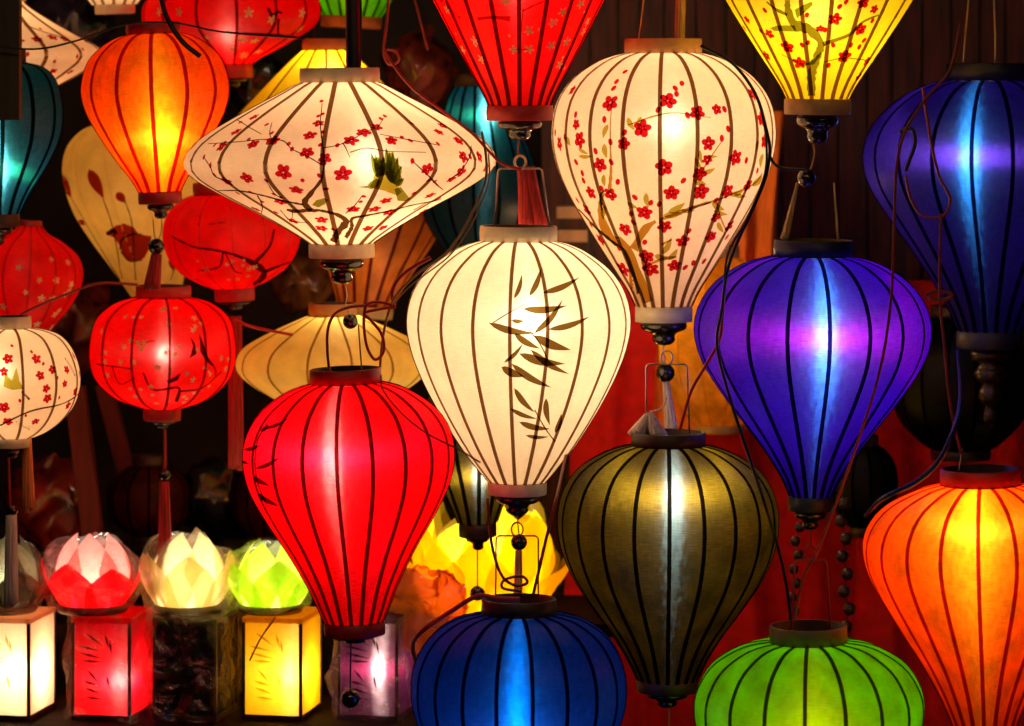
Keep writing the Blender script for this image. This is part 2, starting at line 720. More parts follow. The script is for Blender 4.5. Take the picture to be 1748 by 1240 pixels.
    def wire(self, name, pts, rad, mat, sub=6, dy=0.0, smooth=True):
        p = [Vector(self.loc(*q[:2], dy + (q[2] if len(q) > 2 else 0))) for q in pts]
        if smooth:
            p = catmull(p, sub)
        return part(name, mesh(name, *tube_data(p, rad * self.s, 8), (mat,)), self.root)

    def bail(self, xl, yl, xr, yr, yt, rad=1.6, mat=None, xlt=None, xrt=None, ring=True):
        mat = mat or M['wire']
        xlt = xl + 3 if xlt is None else xlt
        xrt = xr - 3 if xrt is None else xrt
        o = self.wire('hanger', [(xl, yl), (xlt, yt + 8), (xlt + 1, yt + 3), (xlt + 5, yt), (xrt - 5, yt), (xrt - 1, yt + 3), (xrt, yt + 8), (xr, yr)], rad, mat, smooth=False)
        if ring:
            cx = (xlt + xrt) / 2
            pts = [(cx + 10 * math.cos(a), yt - 11 + 12 * math.sin(a), .01 * math.sin(a * .5)) for a in np.linspace(PI * .5, PI * 2.45, 18)]
            self.wire('ring', pts, rad, mat, smooth=False)
        return o

    def bead(self, x, y, r, mat=None, sq=1.0):
        return part('bead', mesh('bead', *ball_data(self.loc(x, y), r * self.s, 20, sq), (mat or M['black'],)), self.root)

    def string(self, pts, rad=1.2, mat=None):
        return self.wire('string', pts, rad, mat or M['wire'])

    def tassel(self, x0, y0, x1, y1, w0, w1, mat, strands=9, split=0.0):
        """a bundle of threads joined into one part"""
        data = []
        for k in range(strands):
            a = 2 * PI * k / strands
            c, d = math.cos(a), math.sin(a)
            if k == 0:
                c = d = 0
            pts = []
            for i in range(6):
                t = i / 5
                wd = (w0 + (w1 - w0) * t) * .5
                sx = split * (1 if c > 0 else -1) * t * t
                pts.append(self.loc(x0 + (x1 - x0) * t + c * wd * .75 + sx, y0 + (y1 - y0) * t + (random.uniform(-6, 4) if i == 5 else 0), d * wd * .75 * self.s))
            data.append(tube_data(pts, [self.s * (w0 + (w1 - w0) * i / 5) * .26 for i in range(6)], 6))
        return part('tassel', mesh('tassel', *join(*data), (mat,)), self.root)


class Acc:
    """painted strokes gathered piece by piece"""
    def __init__(self):
        self.d = ([], [])
        self.cut = []

    def __getitem__(self, i):
        return self.d[i]

    def start(self):
        self.cut.append((len(self.d[0]), len(self.d[1])))


def acc():
    return Acc()


def zm(x0, y0, k):
    return lambda x, y: (x0 + x * k, y0 + y * k)


def ribmat(name, t, d=None, mix=.12):
    t2 = tuple(math.sqrt(max(c, 0)) for c in t)
    return filt(name, t2, d or tuple(c * .6 for c in t), mix)


exec_order = []
WHITE_RIB = ribmat('brown_rib', (.17, .085, .03), (.16, .09, .03))
RED_RIB = ribmat('dark_red_rib', (.10, .02, .02), (.06, .003, .003))
ORANGE_RIB = ribmat('red_rib', (.40, .02, .01), (.2, .006, .004))
BLUE_RIB = ribmat('navy_rib', (.03, .02, .05), (.008, .006, .02))
DARK_RIB = ribmat('black_rib', (.03, .025, .02), (.01, .008, .006))
YEL_RIB = ribmat('ochre_rib', (.2, .09, .02), (.2, .1, .03))
GREEN_RIB = ribmat('olive_rib', (.10, .05, .02), (.05, .03, .01))

S_WHITE = silk('white_silk', (.97, .72, .46), (1, .95, .8), (1, .9, .7), wt=.10, mott=.05, weave=.05, crink=.08, rv=(.05, .15), rh=(.05, .15), dif=.4, refl=(.95, .82, .62))
S_PINKW = silk('cream_silk', (.97, .62, .36), (1, .95, .8), (1, .85, .6), wt=.06, mott=.05, weave=.05, crink=.08, rv=(.05, .12), rh=(.05, .12), dif=.45, refl=(.95, .76, .56))
S_RED = silk('crimson_silk', (.97, .0002, .0014), (1, .30, .30), (1, .02, .14), wt=.11, mott=.12, weave=.26, crink=.10, rv=(.009, .25), rh=(.03, .22), refl=(.6, .0006, .001), dif=.3)
S_REDP = silk('scarlet_silk', (.95, .0005, .0005), (1, .3, .25), (1, .05, .05), wt=.07, mott=.12, weave=.08, crink=.08, rv=(.03, .08), rh=(.03, .08), refl=(.5, .002, .002), dif=.28)
S_REDQ = silk('vermilion_silk', (.95, .0004, .0004), (1, .1, .1), (1, .05, .05), wt=.02, mott=.16, weave=.1, crink=.08, rv=(.1, .2), rh=(.1, .2), refl=(.5, .002, .002), dif=.3)
S_REDG = silk('ruby_silk', (.95, .0004, .0004), (1, .5, .42), (1, .10, .12), wt=.09, mott=.14, weave=.1, crink=.06, rv=(.016, .07), rh=(.016, .07), refl=(.5, .002, .002), dif=.3)
S_ORANGE = silk('orange_silk', (.98, .040, .0003), (1, .62, .01), (1, .5, .02), wt=.30, mott=.3, weave=.03, crink=.10, rv=(.09, .5), rh=(.015, .2), refl=(.65, .015, .001), dif=.28, wv=.8)
S_ORANGE2 = silk('tangerine_silk', (.98, .036, .0003), (1, .58, .01), (1, .45, .02), wt=.29, mott=.34, weave=.03, crink=.10, rv=(.09, .5), rh=(.015, .2), refl=(.65, .014, .001), dif=.28, wv=.8)
S_PURPLE = silk('violet_silk', (.011, .0001, .20), (.03, .24, 1), (.30, .0, .46), wt=.25, mott=.18, weave=.22, rv=(.018, .3), rh=(.035, .3), crink=.28, refl=(.010, .0003, .09))
S_BLUE = silk('indigo_silk', (.0036, .0005, .042), (.02, .25, .8), (.09, .025, .5), wt=.17, mott=.15, weave=.25, rv=(.010, .22), rh=(.014, .2), crink=.25, refl=(.004, .0008, .030))
S_NAVY = silk('blue_silk', (.0003, .006, .075), (.0, .22, 1), (.005, .02, .2), wt=.30, mott=.15, weave=.1, rv=(.025, .5), rh=(.08, .3), crink=.15, refl=(.001, .004, .04))
S_GOLD = silk('bronze_silk', (.030, .0150, .0003), (.20, .38, .48), (.90, .54, .015), wt=.21, mott=.6, weave=.35, rv=(.011, .2), rh=(.045, .4), crink=.35, refl=(.034, .016, .0015))
S_GREEN = silk('lime_silk', (.075, .46, .0004), (.85, .75, .0), (.4, .6, .0), wt=.18, mott=.35, weave=.04, rv=(.10, .4), rh=(.1, .4), crink=.2, refl=(.03, .26, .002))
S_YELLOW = silk('yellow_silk', (.92, .60, .004), (1, .9, .2), (1, .8, .1), wt=.10, mott=.08, weave=.04, rv=(.08, .3), rh=(.08, .3))
S_TEAL = silk('teal_silk', (.0004, .025, .04), (.15, .8, 1), (.01, .5, .25), wt=.30, mott=.15, weave=.12, rv=(.02, .25), rh=(.02, .2), crink=.15, refl=(.002, .025, .03))
S_BEIGE = silk('beige_silk', (.88, .58, .13), (1, .8, .5), (1, .7, .4), wt=.04, mott=.1, weave=.04, rv=(.2, .3), rh=(.2, .3))
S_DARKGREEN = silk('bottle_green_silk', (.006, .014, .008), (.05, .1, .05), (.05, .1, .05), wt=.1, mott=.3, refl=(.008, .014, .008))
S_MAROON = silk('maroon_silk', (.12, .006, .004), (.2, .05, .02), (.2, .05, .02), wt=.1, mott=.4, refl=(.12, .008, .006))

D = 4e-4
G = 'silk lanterns of the stall'

# ---- white balloon lantern with bamboo leaves
a = Lantern('white balloon lantern with dark bamboo leaves, hanging in the middle', 2.60, 885, 883,
            [(411, 62), (418, 88), (432, 118), (462, 157), (500, 182), (545, 192), (590, 186), (640, 168), (700, 137), (760, 99), (800, 69), (822, 50)],
            19, -4.2, S_WHITE, WHITE_RIB, M['cream'], (386, 412, 66), (820, 844, 50), (844, 880, 39), (905, 545), power=1.6, lamp=(1, .9, .68), ribw=6)
mp = zm(660, 360, .4356)
A = acc()
for q in ((612, 322, 755, 262, 24), (560, 335, 605, 225, 22), (500, 345, 530, 250, 18), (535, 385, 708, 372, 28), (580, 480, 690, 350, 24), (635, 465, 795, 415, 24),
          (400, 440, 580, 480, 28), (490, 430, 540, 432, 16), (500, 480, 600, 540, 26), (580, 490, 722, 545, 36), (460, 595, 535, 520, 16), (520, 560, 700, 600, 34),
          (565, 545, 715, 640, 26), (450, 612, 540, 650, 32), (490, 600, 645, 692, 28), (500, 695, 580, 790, 24), (485, 775, 590, 815, 18), (520, 828, 640, 855, 24),
          (545, 880, 635, 885, 15), (625, 735, 640, 840, 24), (660, 870, 685, 795, 20)):
    a.leaf(A, *q, D, mp, .4356)
for q in (((415, 440, 4), (480, 400, 4), (545, 365, 3)), ((580, 780, 4), (620, 850, 5), (660, 905, 5)), ((560, 470, 4), (600, 520, 5), (640, 600, 4))):
    a.stroke(A, q, D, mp, .4356)
a.put('painted_leaf', A, M['paint_bamboo'])
a.bail(845, 387, 938, 387, 288, 1.7, xlt=850, xrt=926)
a.string([(883, 880), (885, 905), (886, 912)])
a.bead(886, 926, 14)
a.tassel(886, 940, 885, 1030, 10, 14, M['tantassel'], 8)

# ---- cream balloon lantern with cherry blossom
a = Lantern('cream balloon lantern painted with red cherry blossom and an ochre trunk, beside the yellow one', 2.80, 1132, 1133,
            [(91, 64), (96, 88), (108, 118), (135, 156), (175, 183), (228, 192), (280, 184), (330, 164), (390, 129), (450, 91), (495, 62), (522, 49)],
            19, -4.2, S_PINKW, WHITE_RIB, M['ochre'], (66, 92, 66), None, (548, 590, 40), (1147, 215), power=1.4, lamp=(1, .88, .66))
part('bottom_band', mesh('band', *lathe_data([(.001, 0), (49 * a.s, .001), (49 * a.s, -27 * a.s), (.001, -27 * a.s)], 40), (M['cream'],)), a.root)
mp = zm(920, 40, .4195)
BR, BD = acc(), acc()
for q in (((430, 1140, 62), (400, 1050, 55), (375, 960, 48), (340, 900, 40), (290, 870, 34), (255, 800, 28), (250, 730, 18), (265, 690, 10)),
          ((285, 690, 16), (292, 600, 11), (290, 500, 7), (290, 400, 5), (300, 300, 3)),
          ((385, 920, 36), (430, 840, 30), (475, 805, 14)), ((490, 800, 10), (560, 775, 18), (640, 745, 13), (720, 720, 9), (800, 690, 7), (880, 650, 6), (910, 610, 4)),
          ((430, 990, 6), (500, 960, 14), (560, 950, 7)), ((360, 415, 4), (470, 378, 7), (560, 365, 4), (700, 385, 4)),
          ((640, 640, 4), (690, 560, 7), (745, 480, 4)), ((720, 720, 7), (740, 790, 7), (765, 850, 4)), ((500, 900, 12), (540, 880, 8))):
    a.stroke(BR, q, D, mp, .4195)
for q in (((405, 1100, 14), (385, 1020, 13), (350, 930, 12), (300, 890, 12), (230, 830, 9), (160, 755, 4)), ((610, 755, 7), (700, 728, 7)), ((255, 760, 8), (250, 700, 10), (270, 680, 4)), ((430, 1000, 6), (440, 960, 6))):
    a.stroke(BD, q, D + 1e-4, mp, .4195)
a.put('painted_branch', BR, M['paint_trunk'])
a.put('painted_twig', BD, M['paint_dark'])
LF = acc()
for (x, y, an, ln, wd) in ((375, 410, 60, 60, 22), (410, 405, 100, 50, 20), (270, 440, 110, 60, 20), (270, 520, 80, 60, 22), (190, 540, 0, 60, 16), (180, 520, 30, 50, 14), (265, 640, 85, 50, 18),
                           (650, 570, 60, 60, 18), (655, 645, 20, 60, 26), (690, 600, -20, 60, 20), (730, 745, 30, 60, 24), (740, 830, 60, 50, 20), (560, 750, -30, 80, 26), (545, 775, -10, 80, 26),
                           (520, 905, -60, 80, 24), (545, 940, -50, 60, 22), (440, 720, 80, 60, 22), (380, 740, 30, 50, 18), (805, 690, -20, 60, 22), (820, 700, 10, 50, 18), (890, 640, -50, 60, 24),
                           (700, 540, 0, 60, 14), (660, 545, 80, 60, 16), (265, 770, 100, 60, 24), (500, 950, 10, 60, 24), (740, 770, 15, 60, 20), (605, 760, 0, 60, 18), (120, 480, 70, 40, 16), (890, 500, 95, 50, 14), (908, 560, 100, 60, 16)):
    c, s_ = math.cos(math.radians(an)) * ln / 2, math.sin(math.radians(an)) * ln / 2
    a.leaf(LF, x - c, y - s_, x + c, y + s_, wd, D + .8e-4, mp, .4195)
a.put('painted_leaf', LF, M['paint_olive'])
FL, CO = acc(), acc()
for (x, y, r) in ((165, 475, 30), (135, 272, 22), (290, 325, 32), (150, 412, 20), (82, 490, 26), (248, 575, 28), (345, 490, 24), (420, 428, 34), (525, 315, 32), (645, 365, 28), (725, 350, 20),
                  (690, 490, 26), (800, 547, 30), (508, 585, 32), (685, 555, 20), (655, 612, 28), (660, 685, 32), (768, 685, 28), (850, 660, 24), (540, 690, 30), (428, 770, 30), (350, 838, 26),
                  (510, 825, 28), (290, 695, 26), (210, 688, 26), (195, 760, 24), (250, 880, 26), (437, 948, 30), (455, 1000, 32), (342, 1000, 32), (585, 885, 26), (700, 868, 26), (720, 790, 22), (775, 825, 24),
                  (550, 985, 26), (870, 290, 24), (905, 390, 28), (918, 480, 26)):
    a.flower(FL, *mp(x, y), r * .4195, D + 1.6e-4, core=CO)
for (x, y) in ((315, 238), (303, 265), (350, 198), (148, 372), (65, 445), (105, 463), (265, 392), (290, 483), (293, 565), (230, 520), (348, 445), (555, 265), (560, 288), (582, 245), (485, 352), (605, 375),
               (755, 350), (770, 430), (745, 468), (845, 558), (588, 640), (490, 735), (455, 730), (390, 708), (385, 810), (375, 775), (320, 645), (255, 672), (175, 610), (150, 565), (180, 640), (430, 890),
               (610, 845), (765, 870), (595, 993), (628, 975), (890, 600), (155, 720), (210, 820), (325, 915), (720, 720), (672, 968)):
    a.bud(FL, *mp(x, y), 13 * .4195 * 1.6, D + 1.6e-4)
a.put('painted_blossom', FL, M['paint_red'])
a.put('painted_stamen', CO, M['paint_maroon'])
a.wire('string', [(1090, 70), (1094, 40), (1100, -10)], 1.2, M['wire'])
a.wire('strap', [(1160, 70), (1161, 30), (1163, -20)], 9, M['tantassel'])
a.string([(1133, 588), (1131, 600), (1135, 612), (1133, 622)], 1.4)
a.bead(1136, 637, 16)
a.tassel(1137, 652, 1147, 738, 10, 20, M['whitetassel'], 9)

# ---- wide cream disc lantern with bird
a = Lantern('wide flat cream lantern painted with plum branches and a small green bird', 2.65, 580, 583,
            [(139, 60), (146, 78), (160, 105), (190, 163), (225, 224), (250, 255), (276, 268), (298, 256), (325, 214), (360, 147), (390, 94), (408, 65), (417, 53)],
            17, -3.6, S_PINKW, WHITE_RIB, M['cream'], (116, 141, 68), (414, 440, 56), (440, 486, 38), (630, 276), power=.95, lamp=(1, .86, .66), ribw=8)
mp = zm(300, 90, .363)
BR, TW = acc(), acc()
for q in (((740, 890, 34), (765, 840, 30), (800, 795, 34), (760, 762, 16), (680, 742, 13), (640, 740, 22), (605, 705, 30), (640, 655, 20), (685, 595, 13), (700, 520, 7)),
          ((800, 870, 20), (828, 820, 18), (830, 780, 14), (900, 765, 9), (1000, 745, 7), (1100, 720, 6), (1250, 690, 3)),
          ((640, 740, 16), (560, 745, 16), (520, 738, 8)), ((600, 715, 10), (500, 695, 8), (400, 670, 7), (300, 650, 6), (180, 648, 4)), ((380, 670, 6), (405, 715, 6), (400, 760, 4))):
    a.stroke(BR, q, D, mp, .363)
for q in (((700, 520, 7), (690, 430, 7), (680, 340, 5), (688, 240, 4)), ((690, 530, 7), (620, 490, 5), (545, 455, 5), (500, 415, 5), (400, 410, 4), (300, 420, 4), (150, 430, 4)),
          ((690, 450, 6), (760, 437, 5), (830, 410, 4), (890, 375, 4), (950, 350, 4), (985, 300, 3)), ((785, 425, 7), (800, 450, 5), (820, 495, 3)), ((820, 470, 4), (900, 450, 4), (1000, 465, 4), (1180, 470, 3)),
          ((960, 385, 3), (1065, 405, 4), (1230, 435, 3)), ((1115, 510, 4), (1180, 570, 6), (1220, 610, 9), (1260, 645, 4)), ((1390, 440, 5), (1380, 500, 6), (1340, 560, 5), (1285, 600, 6)),
          ((125, 490, 4), (160, 540, 5), (180, 580, 5), (240, 605, 4)), ((425, 600, 4), (460, 660, 5), (500, 685, 4)), ((800, 755, 6), (840, 720, 5), (880, 670, 4)), ((290, 320, 4), (340, 350, 4), (400, 385, 3)),
          ((550, 740, 5), (545, 780, 4)), ((1120, 740, 4), (1190, 700, 3)), ((490, 740, 4), (540, 790, 4), (620, 800, 3)), ((1190, 720, 4), (1160, 770, 3)), ((450, 330, 3), (440, 380, 4), (455, 415, 4))):
    a.stroke(TW, q, D, mp, .363)
a.put('painted_branch', BR, M['paint_dark'])
a.put('painted_twig', TW, M['paint_dark'])
FL, CO = acc(), acc()
for (x, y, r) in ((80, 440, 26), (280, 375, 26), (365, 305, 24), (215, 440, 30), (360, 432, 28), (455, 415, 32), (615, 472, 30), (630, 390, 30), (670, 335, 26), (700, 500, 28), (505, 565, 36), (330, 590, 32),
                  (240, 605, 30), (565, 645, 32), (785, 572, 38), (825, 415, 32), (885, 378, 32), (945, 352, 26), (1015, 415, 28), (1240, 375, 24), (1255, 345, 24), (1330, 415, 26), (1355, 490, 28), (1430, 490, 26),
                  (1345, 560, 30), (1300, 595, 24), (1185, 550, 28), (835, 735, 30), (935, 735, 28), (990, 695, 28), (1005, 750, 30), (1200, 670, 26), (1230, 690, 24), (1165, 745, 26), (905, 825, 26), (975, 822, 24),
                  (685, 785, 30), (685, 825, 26), (490, 700, 30), (550, 790, 26), (375, 735, 26), (110, 615, 26), (1465, 540, 24)):
    a.flower(FL, *mp(x, y), r * .363, D + 1.6e-4, core=CO)
for (x, y) in ((450, 380), (425, 340), (340, 410), (530, 430), (545, 455), (670, 300), (685, 230), (690, 290), (680, 435), (675, 578), (595, 600), (760, 437), (985, 300), (965, 312), (1065, 400), (1105, 415), (1235, 430),
               (1385, 490), (1115, 510), (1190, 600), (1220, 605), (885, 675), (870, 700), (1120, 660), (710, 640), (470, 750), (290, 725), (405, 700), (425, 600), (460, 665), (495, 680), (350, 655), (290, 660), (180, 575),
               (160, 530), (128, 492), (700, 640), (1400, 660), (1150, 790), (740, 830), (1110, 335), (300, 330), (180, 435), (690, 375)):
    a.bud(FL, *mp(x, y), 14 * .363 * 1.5, D + 1.6e-4)
a.put('painted_blossom', FL, M['paint_red'])
a.put('painted_stamen', CO, M['paint_maroon'])
BG, BY, SB = acc(), acc(), acc()
for (x0, y0, x1, y1, wd) in ((950, 590, 918, 470, 26), (955, 588, 937, 478, 26), (962, 585, 957, 485, 26), (970, 582, 975, 488, 26), (975, 580, 990, 515, 26),
                             (1000, 600, 988, 450, 30), (1006, 606, 1006, 466, 30), (1014, 610, 1024, 464, 30), (1022, 616, 1047, 490, 30), (1030, 620, 1064, 532, 30), (1036, 626, 1076, 590, 30)):
    a.leaf(BG, x0, y0, x1, y1, wd, D + 2.2e-4, mp, .363, 0)
a.polygon(SB, [mp(*p) for p in [(640, 715), (660, 693), (700, 683), (718, 690), (700, 712), (670, 727)]], D + 2.4e-4)
a.put('painted_bird', SB, M['paint_green'])
for pl in ([(920, 475), (935, 500), (950, 492), (965, 510), (978, 488), (988, 540), (975, 570), (945, 585), (935, 540)],
           [(990, 452), (1005, 478), (1020, 468), (1030, 498), (1046, 498), (1050, 528), (1064, 540), (1056, 570), (1072, 600), (1050, 625), (1010, 610), (985, 570), (990, 520)],
           [(895, 632), (915, 608), (945, 590), (960, 602), (950, 630), (920, 641)], [(1030, 640), (1060, 630), (1102, 688), (1080, 698), (1045, 695)], [(858, 631), (900, 626), (900, 636)],
           ):
    a.polygon(BG, [mp(*p) for p in pl], D + 2.4e-4)
a.polygon(BY, [mp(*p) for p in [(935, 575), (960, 555), (985, 548), (1012, 575), (1032, 612), (1066, 652), (1046, 672), (980, 648), (930, 637), (912, 630), (925, 610)]], D + 2e-4)
a.put('painted_bird', BG, M['paint_green'], whole=True)
a.put('painted_bird_breast', BY, filt('olive_yellow_paint', (.50, .46, .04), (.2, .2, .02), .12), whole=True)
a.wire('strap', [(604, 128), (603, 60), (602, -30)], 13, M['blackcord'])
a.wire('string', [(612, 120), (616, 60), (616, -30)], 1.6, M['blackcord'])
a.string([(589, 486), (592, 505), (590, 520), (597, 536)], 1.2)
a.bead(598, 549, 13)

# ---- orange lantern, upper left
a = Lantern('glowing orange balloon lantern with red ribs in the upper left', 2.82, 262, 273,
            [(58, 45), (64, 66), (78, 90), (105, 115), (150, 127), (190, 119), (230, 98), (270, 73), (305, 48), (329, 35)],
            13, 2.5, S_ORANGE, ORANGE_RIB, M['redband'], (38, 60, 46), (327, 348, 37), (348, 374, 23), (277, 233), power=1.9, lamp=(1, .85, .6))
a.string([(262, 374), (263, 395), (266, 410)], 1)
a.string([(276, 374), (276, 395), (270, 410)], 1)
a.bead(267, 421, 14)
a.tassel(268, 434, 260, 492, 16, 26, M['redtassel'])

# ---- red lantern in front
a = Lantern('large bright crimson lantern with black bamboo leaves on its left edge', 2.35, 590, 605,
            [(654, 60), (660, 84), (672, 112), (700, 150), (735, 173), (775, 181), (825, 173), (880, 146), (940, 109), (1000, 77), (1040, 60), (1062, 50)],
            19, -3.3, S_RED, RED_RIB, M['redband'], (629, 656, 61), (1060, 1084, 52), (1084, 1098, 38), (567, 783), power=1.9, lamp=(1, .86, .7), lampr=.014)
mp = zm(400, 640, .2097)
A = acc()
for q in ((240, 440, 440, 355, 30), (215, 465, 275, 405, 34), (75, 612, 208, 575, 34), (170, 765, 365, 675, 34), (150, 825, 285, 905, 40), (62, 700, 112, 725, 26), (195, 975, 365, 1068, 42), (198, 965, 262, 1025, 34)):
    a.leaf(A, *q, D, mp, .2097)
a.stroke(A, ((265, 400, 8), (195, 520, 9), (170, 650, 10), (170, 760, 10), (195, 900, 9), (270, 1080, 7)), D, mp, .2097)
a.put('painted_leaf', A, M['paint_black'])
a.wire('hanger', [(563, 640), (559, 600), (560, 562), (572, 536), (600, 524), (640, 522)], 2.6, M['redwire'])
a.wire('string', [(618, 636), (615, 600), (612, 556)], 1.3, M['browncord'])
a.string([(599, 1098), (598, 1140), (598, 1178)], 1.3, M['blackcord'])
a.bead(598, 1193, 16)

# ---- bronze lantern
a = Lantern('large bronze shot-silk lantern with blackish ribs, below the cherry blossom lantern', 2.55, 1141, 1139,
            [(760, 60), (765, 84), (776, 114), (800, 152), (835, 177), (880, 188), (930, 184), (985, 163), (1040, 127), (1090, 90), (1130, 66), (1160, 52)],
            20, -1.8, S_GOLD, DARK_RIB, M['darkband'], (738, 763, 63), (1158, 1180, 52), (1180, 1208, 36), (1150, 850), power=1.5, lamp=(1, .9, .72), lampr=.016)
a.bail(1103, 745, 1177, 740, 622, 1.6, xlt=1103, xrt=1173)
for (x0, y0, x1, y1, w0, w1) in ((1106, 708, 1086, 742, 10, 26), (1108, 706, 1125, 746, 12, 30)):
    a.tassel(x0, y0, x1, y1, w0, w1, M['whitetassel'], 10)
a.wire('string', [(1137, 680), (1130, 697), (1108, 704)], 1.6, M['whitetassel'])
a.wire('string', [(1084, 738), (1079, 752), (1084, 768)], 1.2, M['whitetassel'])
a.string([(1142, 1208), (1142, 1260)], 1.3, M['browncord'])

# ---- violet lantern
a = Lantern('vivid violet blue lantern with a white hot spot and magenta band', 2.60, 1388, 1384,
            [(438, 66), (443, 92), (455, 124), (482, 164), (520, 192), (565, 202), (615, 190), (670, 156), (720, 118), (770, 80), (815, 51), (848, 36)],
            18, 3.4, S_PURPLE, BLUE_RIB, M['navyband'], (410, 440, 67), (846, 872, 38), (872, 905, 28), (1410, 578), power=2.6, lamp=(1, .95, .9), lampr=.018)
a.tassel(1362, 312, 1340, 412, 5, 14, M['tantassel'], 6)
a.tassel(1424, 312, 1432, 412, 3, 6, M['tantassel'], 4)
a.string([(1384, 905), (1384, 932)], 1.3, M['darkred'])

# ---- indigo lantern upper right
a = Lantern('indigo blue lantern with a pale blue streak, cut by the upper right edge', 3.05, 1688, 1690,
            [(138, 72), (144, 102), (160, 140), (190, 180), (225, 207), (265, 217), (310, 209), (360, 180), (420, 138), (480, 98), (530, 70), (566, 55)],
            20, 2.6, S_BLUE, BLUE_RIB, M['navyband'], (108, 140, 74), (564, 594, 57), None, (1655, 268), power=1.9, lamp=(1, .95, .9), lampr=.018)
a.wire('hanger', [(1644, 112), (1648, 60), (1653, 5), (1654, -20)], 1.4, M['wire'])
a.wire('hanger', [(1699, 108), (1699, 60), (1697, 5), (1697, -20)], 1.4, M['wire'])
pr = [(.0005, 0), (30, 0), (34, 8), (30, 18), (16, 24), (24, 34), (28, 44), (22, 54), (12, 60), (18, 70), (20, 82), (14, 92), (8, 98), (12, 110), (12, 122), (.0005, 132)]
part('finial', mesh('finial', *lathe_data([(r * a.s, (-30 - z) * a.s) for r, z in pr], 24), (M['blackwood'],)), a.root)

# ---- orange lantern lower right
a = Lantern('large glowing orange lantern cut by the lower right edge', 2.30, 1674, 1682,
            [(827, 66), (832, 92), (842, 120), (862, 160), (890, 188), (925, 202), (965, 199), (1010, 180), (1070, 145), (1130, 108), (1190, 76), (1240, 55), (1262, 50)],
            20, -9.2, S_ORANGE2, ORANGE_RIB, M['redband'], (800, 830, 68), (1260, 1285, 52), (1285, 1320, 36), (1662, 910), power=1.7, lamp=(1, .85, .6), lampr=.014)
a.wire('hanger', [(1637, 804), (1641, 782), (1642, 766)], 1.8, M['wire'])

# ---- green lantern
a = Lantern('lime green lantern with dark ribs, cut by the bottom edge', 2.25, 1380, 1384,
            [(1096, 64), (1100, 96), (1110, 126), (1135, 165), (1170, 189), (1205, 197), (1250, 190), (1310, 160), (1380, 112), (1440, 75), (1480, 55)],
            18, -6.8, S_GREEN, GREEN_RIB, M['oliveband'], (1068, 1098, 66), (1478, 1500, 56), (1500, 1530, 36), (1390, 1262), power=1.15, lamp=(1, .88, .62))
a.bail(1351, 1076, 1417, 1072, 956, 1.7, M['redwire'], 1357, 1411)

# ---- blue lantern
a = Lantern('deep blue lantern with a bright azure streak, cut by the bottom edge', 2.25, 886, 886,
            [(1048, 62), (1053, 92), (1064, 120), (1088, 152), (1125, 175), (1170, 184), (1220, 178), (1280, 152), (1340, 115), (1400, 78), (1440, 58)],
            19, 7, S_NAVY, BLUE_RIB, M['darkband'], (1022, 1051, 64), (1438, 1460, 58), (1460, 1490, 36), (882, 1262), power=2.0, lamp=(.9, .95, 1))
a.bail(846, 1024, 919, 1022, 915, 1.5, M['darkred'], 847, 919)

# ---- red cone at top
a = Lantern('red lantern with gilt blossoms, cut by the top edge left of the cream balloon', 2.70, 884, 887,
            [(-210, 60), (-190, 110), (-160, 160), (-110, 186), (-60, 180), (0, 147), (60, 116), (120, 84), (160, 62), (184, 52)],
            19, 0, S_REDP, ribmat('scarlet_rib', (.12, .01, .008), (.08, .004, .003)), M['redband'], (-235, -208, 64), (180, 206, 57), (206, 240, 38), (880, -40), power=1.2, lamp=(1, .85, .7))
mp = zm(700, 0, .3387)
GO, DK = acc(), acc()
for (x, y) in ((525, 250), (600, 250), (598, 155), (360, 298), (265, 250), (325, 205), (710, 232), (790, 210), (755, 325), (720, 115), (770, 60), (895, 110), (875, 160), (862, 20), (185, 50), (480, 5)):
    a.flower(GO, *mp(x, y), 24 * .3387, D + 1e-4, fat=.42)
for (x, y) in ((740, 105), (500, 180), (230, 170), (770, 290), (820, 220), (650, 150), (330, 230), (780, 345), (880, 60)):
    a.bud(GO, *mp(x, y), 4, D + 1e-4)
for q in (((340, 95, 16), (420, 88, 12), (505, 95, 30)), ((570, 55, 8), (620, 30, 7), (690, 0, 5)), ((150, 0, 14), (250, 90, 8)), ((530, 250, 4), (565, 250, 5), (600, 250, 4)), ((560, 160, 4), (570, 40, 6))):
    a.stroke(DK, q, D, mp, .3387)
a.put('gilt_blossom', GO, M['paint_gold'])
a.put('painted_branch', DK, M['paint_maroon'])
a.string([(886, 240), (884, 258), (888, 266)], 1.5, M['darkred'])
pts = [(888 + 9 * math.cos(q), 277 + 10 * math.sin(q)) for q in np.linspace(0, 2 * PI, 16)]
a.wire('ring', pts, 1.6, M['wire'], smooth=False)
a.bead(897, 300, 13, M['darkred'])
a.tassel(898, 285, 912, 392, 26, 34, M['redtassel'], 10, split=6)

